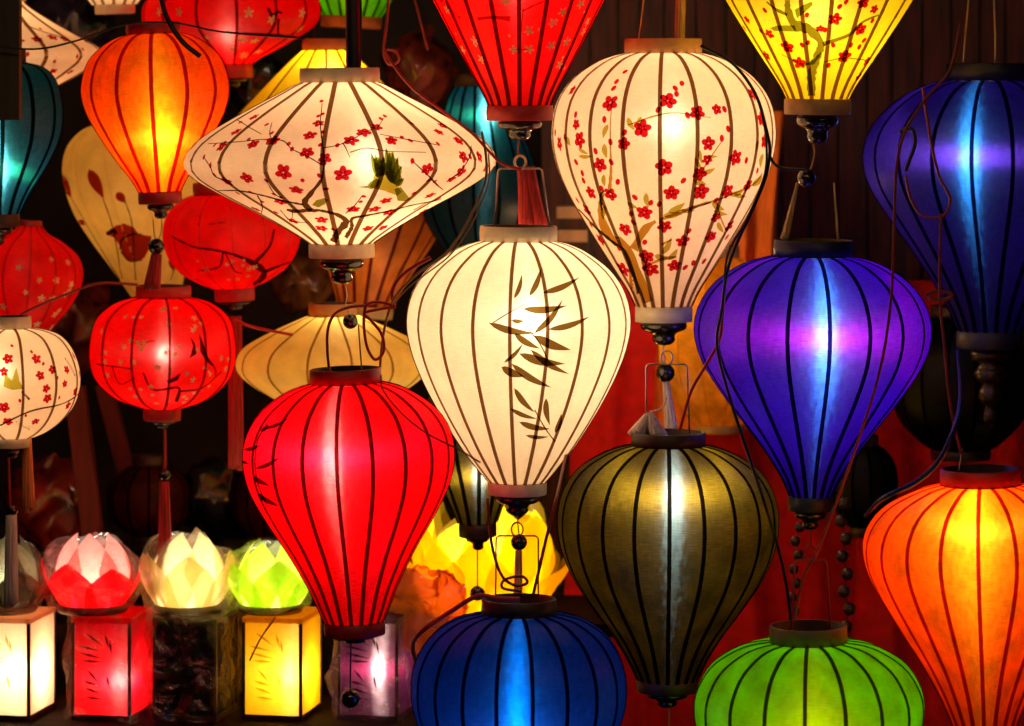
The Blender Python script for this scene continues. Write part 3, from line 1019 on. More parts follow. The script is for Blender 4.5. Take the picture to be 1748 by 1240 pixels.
# ---- yellow cone at top
a = Lantern('bright yellow lantern painted with red blossom, cut by the top edge', 2.70, 1400, 1396,
            [(-230, 60), (-205, 110), (-170, 160), (-120, 195), (-70, 197), (0, 160), (50, 129), (100, 96), (145, 66), (172, 52)],
            19, 3, S_YELLOW, YEL_RIB, M['ochre'], (-255, -228, 64), (169, 196, 57), (196, 246, 36), (1396, 20), power=1.0, lamp=(1, .9, .6))
mp = zm(940, 0, .3204)
TR, BI, FL, CO = acc(), acc(), acc(), acc()
for q in (((1390, 510, 42), (1390, 400, 46), (1420, 300, 42), (1440, 230, 38), (1380, 160, 52), (1300, 130, 52), (1265, 60, 36), (1260, 0, 26)), ((1450, 235, 26), (1530, 210, 22), (1600, 180, 18), (1660, 120, 14), (1748, 80, 8)),
          ((1260, 80, 18), (1200, 50, 14), (1150, 10, 10)), ((1345, 345, 16), (1400, 330, 20), (1440, 280, 10)), ((1460, 330, 4), (1560, 310, 6), (1680, 320, 4)), ((1230, 290, 3), (1290, 320, 5), (1350, 350, 6))):
    a.stroke(TR, q, D, mp, .3204)
for pl in ([(1300, 52), (1340, 30), (1390, 8), (1397, 25), (1352, 70), (1312, 97)], [(1168, 150), (1210, 135), (1300, 135), (1312, 170), (1240, 166), (1190, 165)]):
    a.polygon(BI, [mp(*p) for p in pl], D + 1e-4)
for (x, y, r) in ((1515, 100, 34), (1260, 250, 34), (1325, 335, 34), (1565, 300, 36), (1650, 155, 34), (1665, 15, 32), (1165, 180, 26), (1150, 295, 26), (1685, 325, 24), (1640, 410, 24), (1435, 152, 20), (1045, 105, 22), (1030, 150, 20), (1170, 402, 18), (1725, 50, 24)):
    a.flower(FL, *mp(x, y), r * .3204, D + 1.6e-4, core=CO)
for (x, y) in ((1505, 240), (1480, 348), (1370, 228), (1340, 240), (1462, 160), (1365, 80), (1140, 55), (1575, 10), (1540, 35), (1715, 110), (1645, 250), (1670, 215), (1120, 165), (1600, 240)):
    a.bud(FL, *mp(x, y), 8, D + 1.6e-4)
a.put('painted_branch', TR, M['paint_grey'])
a.put('painted_bird', BI, M['paint_green'])
a.put('painted_blossom', FL, M['paint_red'])
a.put('painted_stamen', CO, M['paint_maroon'])
a.string([(1389, 246), (1391, 262), (1386, 285), (1380, 292)], 1.8, M['browncord'])
a.bead(1377, 304, 16)

# ---- red flat lantern behind the orange one
a = Lantern('red flat lantern with gilt blossoms, half hidden behind the orange balloon lantern', 3.25, 392, 398,
            [(-50, 60), (-40, 90), (-10, 140), (20, 154), (50, 143), (80, 92), (100, 50), (110, 32)],
            14, 8, S_REDP, ribmat('wine_rib', (.25, .03, .02)), M['redband'], (-70, -48, 62), (108, 134, 33), (134, 150, 24), (390, 60), power=.62, lamp=(1, .85, .7), ribs=True, ribw=5)
GO, DK = acc(), acc()
mp = zm(380, 0, .2288)
for (x, y) in ((195, 95), (370, 150), (580, 215), (595, 100), (150, 300), (80, 365), (265, 385), (160, 420), (240, 305)):
    a.flower(GO, *mp(x, y), 8, D + 1e-4, fat=.45)
mp = zm(0, 0, .3387)
for (x, y) in ((1045, 190), (1175, 245), (1215, 200), (1230, 270), (900, 60), (800, 60)):
    a.flower(GO, *mp(x, y), 7, D + 1e-4, fat=.45)
mp = zm(380, 0, .2288)
for q in (((20, 235, 12), (200, 250, 14), (420, 262, 16), (560, 275, 8)), ((340, 60, 20), (375, 120, 26), (410, 90, 20), (445, 100, 16)), ((420, 140, 18), (415, 200, 16), (420, 262, 10)), ((100, 200, 6), (300, 330, 8))):
    a.stroke(DK, q, D, mp, .2288)
a.put('gilt_blossom', GO, M['paint_gold'])
a.put('painted_branch', DK, M['paint_black'])

# ---- cream flat lantern top left
a = Lantern('cream flat lantern with red blossom in the upper left corner', 3.20, 0, 0,
            [(0, 40), (12, 50), (40, 95), (70, 150), (88, 175), (104, 172), (125, 140), (150, 95), (175, 60), (190, 45)],
            15, 10, S_PINKW, YEL_RIB, M['cream'], (-22, 2, 44), (188, 210, 46), None, (5, 90), power=.55, lamp=(1, .78, .5))
FL = acc()
mp = zm(0, 0, .3226)
for (x, y, r) in ((100, 215, 28), (198, 210, 28), (280, 200, 28), (345, 210, 26), (460, 222, 26), (335, 145, 24), (280, 378, 26), (375, 380, 20)):
    a.flower(FL, *mp(x, y), r * .3226, D + 1e-4)
for (x, y) in ((110, 290), (148, 288), (290, 325), (440, 262), (410, 300), (90, 320), (215, 155)):
    a.bud(FL, *mp(x, y), 6, D + 1e-4)
a.put('painted_blossom', FL, M['paint_red'])
TW = acc()
for q in (((130, 130, 4), (200, 160, 4), (330, 200, 4)), ((275, 375, 5), (300, 300, 4))):
    a.stroke(TW, q, D, mp, .3226)
a.put('painted_twig', TW, M['paint_dark'])

# ---- teal lantern, left edge
a = Lantern('dark teal lantern with a green and cyan glow, cut by the left edge', 2.95, -8, -5,
            [(108, 50), (116, 80), (135, 100), (165, 110), (200, 113), (240, 106), (285, 84), (330, 55), (365, 38)],
            13, 14, S_TEAL, DARK_RIB, M['darkband'], (84, 110, 52), (364, 388, 38), (388, 420, 26), (0, 288), power=1.5, lamp=(1, .95, .85))

# ---- red garlic-shaped lantern, left
a = Lantern('red onion shaped lantern speckled with gilt behind the cream globe at left', 3.20, 52, 40,
            [(385, 20), (398, 32), (410, 56), (430, 82), (455, 94), (485, 92), (520, 76), (550, 54), (575, 38)],
            13, 10, S_REDQ, ribmat('claret_rib', (.6, .3, .3)), M['redband'], (376, 392, 19), (573, 590, 38), None, (30, 470), power=.5, lamp=(1, .8, .6), ribw=3)
GO = acc()
mp = zm(0, 320, .3387)
for (x, y) in ((260, 365), (200, 470), (285, 470), (360, 490), (345, 380), (210, 560), (265, 560), (300, 620), (190, 690), (260, 705), (95, 405), (130, 530), (15, 600), (330, 540), (350, 520), (280, 640)):
    a.flower(GO, *mp(x, y), random.uniform(4, 7), D, fat=.5)
a.put('gilt_blossom', GO, M['paint_gold'])
a.bead(14, 470, 12)
a.wire('string', [(16, 482), (20, 510), (30, 535)], 8, M['blackcord'])

# ---- cream globe, left edge
a = Lantern('cream globe lantern with pink blossom and a green bird, at the left edge', 2.75, 20, 22,
            [(561, 34), (566, 60), (578, 86), (605, 106), (645, 117), (685, 110), (715, 90), (735, 64), (746, 40)],
            12, 17, S_PINKW, WHITE_RIB, M['cream'], (540, 563, 33), (744, 764, 30), (764, 782, 16), (2, 636), power=1.2, lamp=(1, .86, .6), ribw=4.5)
FL, BI, TW = acc(), acc(), acc()
mp = zm(0, 320, .3387)
for (x, y, r) in ((40, 865, 24), (185, 865, 24), (265, 920, 20), (205, 950, 22), (235, 1015, 20), (240, 1065, 22), (20, 1110, 26), (340, 920, 20), (380, 1030, 20), (375, 850, 20), (40, 1180, 24), (180, 1180, 20), (345, 1100, 20), (405, 940, 18), (330, 990, 18), (20, 930, 20)):
    a.flower(FL, *mp(x, y), r * .3387, D + 1e-4)
for (x, y) in ((100, 1075), (220, 890), (160, 830), (290, 960), (60, 800), (300, 1060), (130, 1150)):
    a.bud(FL, *mp(x, y), 5, D + 1e-4)
for q in (((0, 1200, 9), (150, 1130, 8), (320, 1090, 6), (400, 1040, 5)), ((150, 1070, 10), (110, 1030, 7)), ((330, 860, 4), (380, 950, 4)), ((80, 1180, 4), (150, 1220, 4))):
    a.stroke(TW, q, D, mp, .3387)
a.polygon(BI, [mp(*p) for p in [(22, 930), (40, 955), (60, 975), (82, 908), (92, 945), (98, 975), (118, 1015), (62, 1022), (18, 1005)]], D + 2e-4)
a.put('painted_blossom', FL, M['paint_red'])
a.put('painted_twig', TW, M['paint_dark'])
a.put('painted_bird', BI, filt('light_green_paint', (.5, .5, .06), (.2, .2, .03), .1))
a.string([(15, 782), (16, 830), (18, 872)], 2, M['redwire'])
a.bead(22, 872, 9)
a.tassel(20, 880, 20, 1034, 16, 22, M['whitetassel'], 10)
a.tassel(46, 746, 50, 872, 14, 20, M['orangetassel'], 9)

# ---- red globe, small
a = Lantern('red globe lantern with tiny birds and blossom and a long red tassel', 3.00, 279, 277,
            [(508, 46), (513, 68), (524, 92), (550, 116), (600, 125), (640, 118), (668, 96), (685, 70), (697, 34)],
            12, -19, S_REDG, ribmat('blood_rib', (.22, .03, .02)), M['redband'], (488, 511, 47), (695, 718, 32), (718, 732, 24), (280, 603), power=1.0, lamp=(1, .86, .7), ribw=4)
FL, DK = acc(), acc()
mp = zm(0, 320, .3387)
for (x, y) in ((660, 775), (850, 690), (980, 660), (975, 720), (800, 910), (975, 970), (605, 880), (530, 880), (540, 945), (510, 725), (760, 1005), (725, 785), (1120, 860), (1140, 915), (885, 840)):
    a.flower(FL, *mp(x, y), 5, D + 1e-4, fat=.5)
for i in range(34):
    an, rr_ = random.uniform(0, 6.28), 300 * math.sqrt(random.random())
    a.flower(FL, *mp(830 + rr_ * 1.1 * math.cos(an), 850 + rr_ * .85 * math.sin(an)), random.uniform(3, 5), D + 1e-4, fat=.5)
for q in (((480, 890, 5), (580, 905, 6), (660, 915, 5)), ((720, 935, 8), (770, 1020, 9), (900, 1010, 11), (890, 1080, 18)), ((700, 785, 4), (780, 775, 4)), ((1020, 830, 6), (1085, 910, 7), (1090, 950, 5)), ((900, 1030, 9), (1020, 1010, 5), (1120, 930, 4)),
          ((560, 900, 4), (600, 990, 4), (680, 960, 4))):
    a.stroke(DK, q, D, mp, .3387)
for pl in ([(962, 755), (985, 790), (992, 840), (958, 862), (975, 800)], [(1005, 738), (1030, 800), (1050, 860), (1085, 908), (1040, 880), (1012, 830)], [(840, 975), (912, 938), (897, 972), (850, 990)]):
    a.polygon(DK, [mp(*p) for p in pl], D + 1e-4)
a.put('painted_branch', DK, M['paint_black'])
a.put('painted_blossom', FL, M['paint_gold'])
a.string([(281, 732), (282, 770), (281, 802)], 2.6, M['redwire'])
a.bead(281, 811, 11, M['black'])
a.tassel(281, 822, 283, 1002, 15, 20, M['redtassel'], 9, split=4)

# ---- red oval lantern with dark branches
a = Lantern('red oval lantern with black branches, tucked under the wide cream one', 3.12, 392, 400,
            [(330, 60), (338, 84), (360, 108), (395, 118), (430, 112), (460, 92), (480, 62), (492, 36)],
            13, 5, S_REDQ, ribmat('ruby_rib', (.8, .6, .6)), M['redband'], (310, 332, 62), (490, 514, 34), (514, 530, 28), (400, 420), power=.5, lamp=(1, .8, .6), ribw=2)
DK, GO = acc(), acc()
mp = zm(80, 200, .2904)
for q in (((730, 700, 8), (850, 760, 11), (1000, 785, 14), (1130, 820, 16), (1230, 870, 32), (1280, 920, 36), (1220, 990, 28)), ((1230, 850, 26), (1310, 760, 14), (1340, 660, 11)), ((1280, 910, 18), (1380, 870, 12), (1450, 848, 8)), ((1035, 795, 12), (1010, 880, 10), (880, 905, 5)),
          ((1050, 800, 6), (1100, 900, 7), (1150, 920, 5)), ((950, 630, 5), (1050, 620, 5)), ((900, 580, 5), (890, 640, 4))):
    a.stroke(DK, q, D, mp, .2904)
for i in range(14):
    a.flower(GO, *mp(random.uniform(860, 1250), random.uniform(840, 960)), random.uniform(3, 6), D, fat=.4)
a.put('painted_branch', DK, M['paint_black'])
a.put('gilt_blossom', GO, M['paint_gold'])
a.tassel(402, 540, 404, 800, 20, 24, M['redtassel'], 9)

# ---- beige lantern with tulips
a = Lantern('dim beige balloon lantern painted with dark red tulips', 3.35, 208, 268,
            [(196, 40), (204, 74), (225, 102), (260, 118), (300, 120), (345, 112), (395, 92), (450, 66), (500, 44)],
            12, 15, S_BEIGE, ribmat('beige_rib', (.95, .9, .8), (.5, .3, .1), .02), M['ochre'], (176, 198, 42), (498, 520, 44), None, (235, 330), power=.40, lamp=(1, .78, .42), ribw=2, chord=.9)
DR, DS = acc(), acc()
mp = zm(80, 200, .2904)
for q in ((75, 325, 135, 480, 34), (240, 310, 330, 480, 70), (408, 445, 462, 505, 50), (725, 830, 748, 905, 34), (185, 605, 215, 640, 22)):
    a.leaf(DR, *q, D, mp, .2904, 0)
a.polygon(DR, [mp(*p) for p in [(345, 690), (400, 640), (450, 625), (510, 650), (540, 690), (615, 700), (612, 760), (570, 830), (520, 850), (470, 840), (440, 800), (420, 750), (390, 710)]], D + 1e-4)
for q in (((325, 480, 6), (380, 640, 7), (440, 950, 6)), ((460, 500, 6), (500, 640, 7), (520, 960, 6)), ((425, 780, 10), (440, 720, 12), (500, 690, 10), (560, 690, 8)), ((430, 790, 9), (480, 845, 9), (560, 840, 8)), ((345, 690, 22), (385, 668, 26), (410, 690, 10)),
          ((135, 480, 3), (300, 760, 4), (430, 960, 4)), ((745, 900, 5), (730, 960, 4))):
    a.stroke(DS, q, D + 2e-4, mp, .2904)
a.put('painted_tulip', DR, M['paint_maroon'])
a.put('painted_stem', DS, M['paint_dark'])

# ---- beige flat lantern behind the red one
a = Lantern('dim beige flat lantern behind the big crimson one', 3.12, 568, 570,
            [(538, 40), (545, 58), (565, 104), (590, 150), (612, 166), (635, 163), (660, 135), (690, 85), (710, 50)],
            14, -12, S_BEIGE, ribmat('tan_rib', (.35, .22, .1), (.2, .12, .05), .05), M['ochre'], (518, 541, 41), (708, 730, 48), None, (585, 560), power=.55, lamp=(1, .85, .5), ribw=4)

# ---- yellow flat lantern behind the wide cream one
a = Lantern('yellow flat lantern peeping out above the wide cream one', 3.25, 556, 556,
            [(84, 38), (92, 48), (120, 78), (160, 118), (195, 150), (225, 165), (250, 155), (290, 110), (320, 60)],
            14, 4, S_YELLOW, YEL_RIB, M['orangeband'], (66, 87, 40), (318, 340, 50), None, (565, 120), power=.72, lamp=(1, .85, .5), ribw=4)
a.string([(538, 70), (537, 40), (538, 0)], 1.2, M['blackcord'])

# ---- teal lantern behind, centre
a = Lantern('tall teal lantern glowing green at its top, behind the wide cream and white ones', 3.45, 815, 822,
            [(146, 38), (165, 50), (200, 62), (250, 82), (300, 98), (340, 104), (380, 92), (430, 62), (470, 40)],
            15, -5, S_TEAL, DARK_RIB, M['darkband'], (126, 148, 40), (468, 490, 42), None, (832, 196), power=1.1, lamp=(1, .95, .85), ribw=5)

# ---- dim orange ribbed cone
a = Lantern('dim amber ribbed lantern under the wide cream one', 3.55, 650, 622,
            [(300, 70), (315, 110), (340, 125), (375, 115), (420, 95), (460, 74), (500, 56), (522, 48)],
            17, 3, silk('amber_silk', (.6, .16, .02), (1, .5, .1), (1, .4, .1), wt=.05, mott=.25), ribmat('umber_rib', (.2, .06, .03), (.1, .02, .01)), M['ochre'], (280, 302, 72), (520, 540, 50), None, (640, 440), power=.3, lamp=(1, .6, .3), ribw=6)

# ---- small bronze lantern behind
a = Lantern('small bronze lantern squeezed between the crimson and the white one', 2.95, 808, 815,
            [(640, 40), (655, 66), (690, 88), (730, 92), (780, 78), (830, 58), (870, 42), (892, 34)],
            13, 5, S_GOLD, DARK_RIB, M['darkband'], (620, 642, 42), (890, 916, 32), (914, 940, 20), (818, 812), power=1.6, lamp=(1, .9, .72))
a.string([(815, 940), (815, 970), (815, 1000)], 1.2, M['darkred'])
a.bead(815, 1013, 13)

# ---- golden glow behind the bronze lantern's hanger
a = Lantern('dim golden lantern behind the hanger of the bronze one, half hidden by the violet one', 3.35, 1228, 1228,
            [(440, 34), (450, 50), (480, 78), (530, 98), (590, 104), (640, 98), (690, 72), (724, 44)],
            14, 6, silk('golden_silk', (.8, .33, .01), (1, .6, .1), (1, .6, .1), wt=.05, mott=.3), ribmat('amber_rib', (.75, .6, .4), (.3, .12, .02), .03), M['ochre'], (420, 442, 34), (722, 738, 42), None, (1228, 560), power=.42, lamp=(1, .75, .4), ribw=2)

# ---- lanterns cut by the top edge
a = Lantern('white lantern showing only its lower rim at the top edge, left', 3.30, 190, 196, [(-200, 40), (-150, 110), (-100, 120), (-50, 96), (-15, 58), (8, 40)], 14, 4, S_WHITE, YEL_RIB, M['cream'], None, (5, 24, 34), None, (190, -100), power=.8, lamp=(1, .82, .5), ribw=5)
a = Lantern('lime lantern showing only its lower end at the top edge', 3.50, 608, 600, [(-150, 40), (-110, 90), (-70, 92), (-30, 80), (10, 62), (30, 50)], 17, 4, S_GREEN, GREEN_RIB, M['orangeband'], None, (28, 48, 52), None, (600, -40), power=.7, lamp=(1, .9, .6), ribw=5)

# ---- unlit dark lanterns in the gloom
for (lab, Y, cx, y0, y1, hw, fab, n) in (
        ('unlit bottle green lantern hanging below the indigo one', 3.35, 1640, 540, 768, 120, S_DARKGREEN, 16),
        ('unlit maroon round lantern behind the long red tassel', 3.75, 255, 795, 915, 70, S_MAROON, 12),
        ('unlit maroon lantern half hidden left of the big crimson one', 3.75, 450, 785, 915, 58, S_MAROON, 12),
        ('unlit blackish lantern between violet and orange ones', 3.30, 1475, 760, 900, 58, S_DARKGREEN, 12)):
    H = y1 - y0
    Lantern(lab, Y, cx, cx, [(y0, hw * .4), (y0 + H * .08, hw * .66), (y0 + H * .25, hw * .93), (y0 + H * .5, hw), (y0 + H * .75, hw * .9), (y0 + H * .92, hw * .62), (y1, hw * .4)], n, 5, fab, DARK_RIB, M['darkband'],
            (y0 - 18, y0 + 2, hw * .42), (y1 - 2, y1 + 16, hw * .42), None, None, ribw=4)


# ------------------------------------------------------------------ box lanterns on the shelf
ZS = W(0, 1232, 2.95).z                                  # top of the shelf board
YB = 2.95


def paper(name, T, wt, cv, ch, **k):
    return silk(name, T, cv, ch, wt=wt, mott=.06, weave=.06, **k)


def quad_mesh(p0, pu, pv, n=8, mat=None, name='panel'):
    v, uvs, f = [], [], []
    for j in range(n + 1):
        for i in range(n + 1):
            v.append(p0 + pu * (i / n) + pv * (j / n))
            uvs.append((pu.length * i / n, pv.length * j / n))
    for j in range(n):
        for i in range(n):
            a_ = j * (n + 1) + i
            f.append((a_, a_ + 1, a_ + n + 2, a_ + n + 1))
    return mesh(name, v, f, (mat,), True, uvs)


def crumple(verts, amp, sc_, seed):
    from mathutils import noise as mn
    out = []
    for p in verts:
        p = Vector(p)
        q = p * sc_ + Vector((seed, seed * 1.7, seed * .3))
        d = Vector((mn.noise(q), mn.noise(q + Vector((9, 0, 0))), mn.noise(q + Vector((0, 17, 0)))))
        out.append(p + d * amp)
    return out


def box_lantern(label, x0, x1, ytop, mat, power, bulb, lamp, depth=.135, printed=True, film=False, pm=None, yaw=11):
    s = PX(YB)
    X0, X1 = (x0 - CX) * s, (x1 - CX) * s
    ZT = W(0, ytop, YB).z
    w_, h_ = X1 - X0, ZT - ZS
    root = empty('box_lantern', Matrix.Translation(((X0 + X1) / 2, YB + depth / 2, ZS)) @ Matrix.Rotation(math.radians(-yaw), 4, 'Z'), label, 'lantern', 'square box lanterns along the shelf')
    hw, hd = w_ / 2, depth / 2
    b = .005
    part('base', mesh('base', *box_data(-hw, hw, -hd, hd, 0, .010), (M['blackwood'],), False), root)
    part('lid', mesh('lid', *box_data(-hw, hw, -hd, hd, h_ - .008, h_), (mat if power else M['blackwood'],), False, [(0, 0), (w_, 0), (w_, depth), (0, depth)] * 2), root)
    z0, z1 = .010, h_ - .008
    for sx in (-1, 1):
        for sy in (-1, 1):
            xx, yy = sx * (hw - b / 2), sy * (hd - b / 2)
            part('post', mesh('post', *box_data(xx - b / 2, xx + b / 2, yy - b / 2, yy + b / 2, z0, z1), (M['blackwood'],), False), root)
    i = .0015
    V = Vector
    part('panel', quad_mesh(V((-hw + b, -hd + i, z0)), V((w_ - 2 * b, 0, 0)), V((0, 0, z1 - z0)), 8, mat), root)
    part('panel', quad_mesh(V((hw - i, -hd + b, z0)), V((0, depth - 2 * b, 0)), V((0, 0, z1 - z0)), 8, mat), root)
    part('panel', quad_mesh(V((hw - b, hd - i, z0)), V((-w_ + 2 * b, 0, 0)), V((0, 0, z1 - z0)), 8, mat), root)
    part('panel', quad_mesh(V((-hw + i, hd - b, z0)), V((0, -depth + 2 * b, 0)), V((0, 0, z1 - z0)), 8, mat), root)
    if printed:
        A_ = acc()
        yv = -hd + i - 6e-4
        for (u, v_, an, ln) in ((.38, .82, 35, .3), (.30, .72, 12, .32), (.34, .64, 12, .34), (.36, .58, 2, .3), (.6, .80, 75, .22), (.66, .74, 80, .2), (.36, .42, 48, .24), (.34, .34, 14, .24), (.36, .26, 18, .26), (.38, .18, 6, .24), (.62, .36, 78, .2)):
            cx_, cz_ = -hw + u * w_, z0 + v_ * (z1 - z0)
            c_, s_ = math.cos(math.radians(an)) * ln * w_ * .5, -math.sin(math.radians(an)) * ln * w_ * .5
            nx, nz = -s_, c_
            l_ = math.hypot(nx, nz)
            nx, nz = nx / l_ * .0021, nz / l_ * .0021
            c_, s_ = c_ * 1.25, s_ * 1.25
            o = len(A_[0])
            A_[0].extend([V((cx_ - c_, yv, cz_ - s_)), V((cx_ - c_ * .2 + nx, yv, cz_ - s_ * .2 + nz)), V((cx_ + c_, yv, cz_ + s_)), V((cx_ - c_ * .2 - nx, yv, cz_ - s_ * .2 - nz))])
            A_[1].append((o, o + 1, o + 2, o + 3))
        part('bamboo_print', mesh('bamboo_print', *A_, (pm or M['paint_olive'],), False), root)
    if power:
        l = bpy.data.lights.new('bulb_light', 'POINT')
        l.energy = power
        l.color = lamp
        l.shadow_soft_size = .012
        lo = bpy.data.objects.new('bulb_light', l)
        C.objects.link(lo)
        lo.parent = root
        lo.location = (-hw + bulb[0] * w_, 0, z0 + bulb[1] * (z1 - z0))
    if film:
        # loose clear bag, a little larger than the box
        e = .008
        n = 14
        v, f = [], []
        ring = []
        for t in range(4 * n):
            k, q = divmod(t, n)
            q = q / n
            c = [(-1, -1), (1, -1), (1, 1), (-1, 1)]
            x_ = c[k][0] + (c[(k + 1) % 4][0] - c[k][0]) * q
            y_ = c[k][1] + (c[(k + 1) % 4][1] - c[k][1]) * q
            ring.append((x_ * (hw + e), y_ * (hd + e)))
        m_ = 12
        for j in range(m_ + 1):
            for (x_, y_) in ring:
                v.append((x_, y_, .002 + (h_ + .004) * j / m_))
        nn = len(ring)
        for j in range(m_):
            for k in range(nn):
                f.append((j * nn + k, j * nn + (k + 1) % nn, (j + 1) * nn + (k + 1) % nn, (j + 1) * nn + k))
        v = crumple(crumple(v, .016, 24, x0), .006, 80, x0)
        part('plastic_bag', mesh('plastic_bag', v, f, (M['film'],), True), root)
    return root, ZT


P_WHITE = paper('white_paper', (.9, .56, .34), .10, (1, .95, .7), (1, .9, .6), rv=(.06, .2), rh=(.06, .2))
P_RED = paper('red_paper', (.75, .001, .003), .12, (1, .35, .3), (1, .03, .25), rv=(.05, .2), rh=(.08, .25), refl=(.4, .003, .003))
P_YEL = paper('yellow_paper', (.9, .42, .003), .14, (1, .9, .4), (1, .8, .05), rv=(.05, .4), rh=(.1, .3))
P_PUR = paper('plum_paper', (.022, .0008, .016), .20, (.85, .6, .65), (.6, .002, .12), rv=(.016, .3), rh=(.05, .3), refl=(.03, .002, .015))
P_NAVY = paper('navy_paper', (.008, .009, .025), .05, (.2, .2, .2), (.2, .2, .2))
_, ZT = box_lantern('white paper box lantern with a faint bamboo print, at the left edge of the shelf', -35, 66, 1056, P_WHITE, 1.2, (.58, .42), (1, .85, .6))
box_lantern('red paper box lantern in a clear plastic bag', 133, 238, 1056, P_RED, 1.0, (.62, .3), (1, .85, .65), film=True, pm=M['paint_black'])
box_lantern('unlit navy box lantern in crinkled plastic between the red and the yellow one', 272, 385, 1056, P_NAVY, 0, (.5, .5), (1, 1, 1), film=True, printed=False)
box_lantern('yellow paper box lantern with a bamboo print', 425, 530, 1056, P_YEL, 1.0, (.64, .38), (1, .88, .55))
box_lantern('plum purple box lantern with a white streak in a plastic bag', 588, 694, 1056, P_PUR, 1.1, (.52, .42), (1, .9, .8), film=True, pm=M['paint_black'])


# ------------------------------------------------------------------ lotus lanterns
def lotus(label, px, Y, zbase, rad, hgt, inner, outer, power, lamp, nP=6, film=None, lo_=.45, seed=1, off=(0, 0), tipin=.38, bigr=1.0, rot=0.0, wild=0.0):
    rnd = random.Random(seed)
    root = empty('lotus_lantern', Matrix.Translation(((px - CX) * PX(Y), Y, zbase)), label, 'lantern', 'lotus flower lanterns')
    part('stand', mesh('stand', *lathe_data([(.001, 0), (rad * .78, 0), (rad * .84, .006), (rad * .8, .013), (.001, .014)], 28), (M['blackwood'],)), root)

    def petal(ang, r0, rm, rt, h, wd, mat, base=.4):
        v, uvs, f = [], [], []
        nu, nv = 8, 14
        tw = rnd.uniform(-.12, .12)
        for j in range(nv + 1):
            t = j / nv
            r = (1 - t) ** 2 * r0 + 2 * t * (1 - t) * rm + t * t * rt
            z = .012 + h * (t ** .9)
            hwid = wd * min(1, (base + t / .42 * (1 - base))) if t < .42 else wd * max(0, 1 - ((t - .42) / .58) ** 1.5)
            hwid = max(hwid, .0006)
            for i in range(nu + 1):
                u = (i / nu - .5) * 2
                x_ = u * hwid + tw * wd * t * t
                rr = math.sqrt(max((r * 1.0) ** 2 - (x_ * .8) ** 2, (r * .3) ** 2)) + .05 * wd * (1 - abs(u)) * t
                y_ = -rr
                ca, sa = math.cos(ang), math.sin(ang)
                v.append((x_ * ca - y_ * sa, x_ * sa + y_ * ca, z + .003 * u * u))
                uvs.append((u * wd, t * h))
        for j in range(nv):
            for i in range(nu):
                a_ = j * (nu + 1) + i
                f.append((a_, a_ + 1, a_ + nu + 2, a_ + nu + 1))
        if wild:
            v = crumple(v, wild * .11, 16, ang * 3)
        part('petal', mesh('petal', v, f, (mat,), True, uvs), root)
    for k in range(nP):
        a_ = rot + 2 * PI * k / nP + rnd.uniform(-.06, .06)
        petal(a_, rad * .66, rad * 1.05, rad * tipin, hgt * rnd.uniform(.93 - wild, 1.04 + wild * .4), rad * .62, inner)
    for k in range(nP):
        a_ = rot + 2 * PI * (k + .5) / nP + rnd.uniform(-.06, .06)
        petal(a_, rad * .74, rad * 1.2 * bigr, rad * (1.14 + rnd.uniform(-wild, wild)) * bigr, hgt * lo_ * rnd.uniform(.92 - wild * 1.5, 1.1 + wild), rad * .62, outer, .85)
    l = bpy.data.lights.new('bulb_light', 'POINT')
    l.energy = power
    l.color = lamp
    l.shadow_soft_size = .012
    lo = bpy.data.objects.new('bulb_light', l)
    C.objects.link(lo)
    lo.parent = root
    lo.location = (off[0], 0, .02 + hgt * .30 + off[1])
    if film:
        pr = [(rad * .95, .006), (rad * 1.14, hgt * .3), (rad * 1.16, hgt * .6), (rad * .95, hgt * .9), (rad * .6, hgt * 1.03), (rad * .2, hgt * 1.06)]
        pr = [(p.x, p.y) for p in catmull([(x_, y_, 0) for x_, y_ in pr], 4)]
        v, f = lathe_data(pr, 36)
        v = crumple(v, .016, 24, seed * 3.1)
        part('plastic_wrap', mesh('plastic_wrap', v, f, (film,), True), root)
    return root


L_PINK = silk('pink_petal', (.97, .36, .34), (1, .8, .5), (1, .5, .5), wt=.12, mott=.08, weave=.03, rv=(.1, .4), rh=(.2, .4), dif=.12, sheer=0.4)
L_RED = silk('red_petal', (.9, .008, .03), (1, .3, .3), (1, .2, .3), wt=.06, mott=.08, weave=.03, dif=.12, sheer=0.1)
L_WHITE = silk('white_petal', (.97, .82, .50), (1, .95, .7), (1, .9, .6), wt=.08, mott=.08, weave=.03, rv=(.15, .3), rh=(.15, .3), dif=.12, sheer=0.4)
L_LIME = silk('lime_petal', (.55, .78, .06), (1, 1, .5), (.5, 1, .5), wt=.12, mott=.12, weave=.03, rv=(.15, .3), rh=(.15, .3), dif=.12, sheer=0.4)
L_LIME2 = silk('pale_lime_petal', (.72, .85, .16), (1, 1, .5), (.6, 1, .5), wt=.05, mott=.12, weave=.03, dif=.12, sheer=0.2)
L_YEL = silk('yellow_petal', (.97, .68, .008), (1, .95, .3), (1, .9, .2), wt=.12, mott=.08, weave=.03, rv=(.12, .4), rh=(.15, .3), dif=.12, sheer=0.35)
L_TEAL = silk('dim_petal', (.10, .075, .035), (.9, .85, .6), (.2, .4, .2), wt=.12, mott=.3, weave=.05)
R3 = PX(3.0)
lotus('pink lotus lantern with red outer petals in clear wrap', 158, 3.02, ZT + .001, 74 * R3, 118 * R3, L_PINK, L_RED, .7, (1, .85, .7), film=M['film'], seed=2, lo_=.62, rot=.05)
lotus('white lotus lantern in clear wrap beside the pink one', 320, 3.02, ZT + .001, 72 * R3, 122 * R3, L_WHITE, L_WHITE, .75, (1, .88, .6), film=M['film'], seed=5, lo_=.7, rot=-.35)
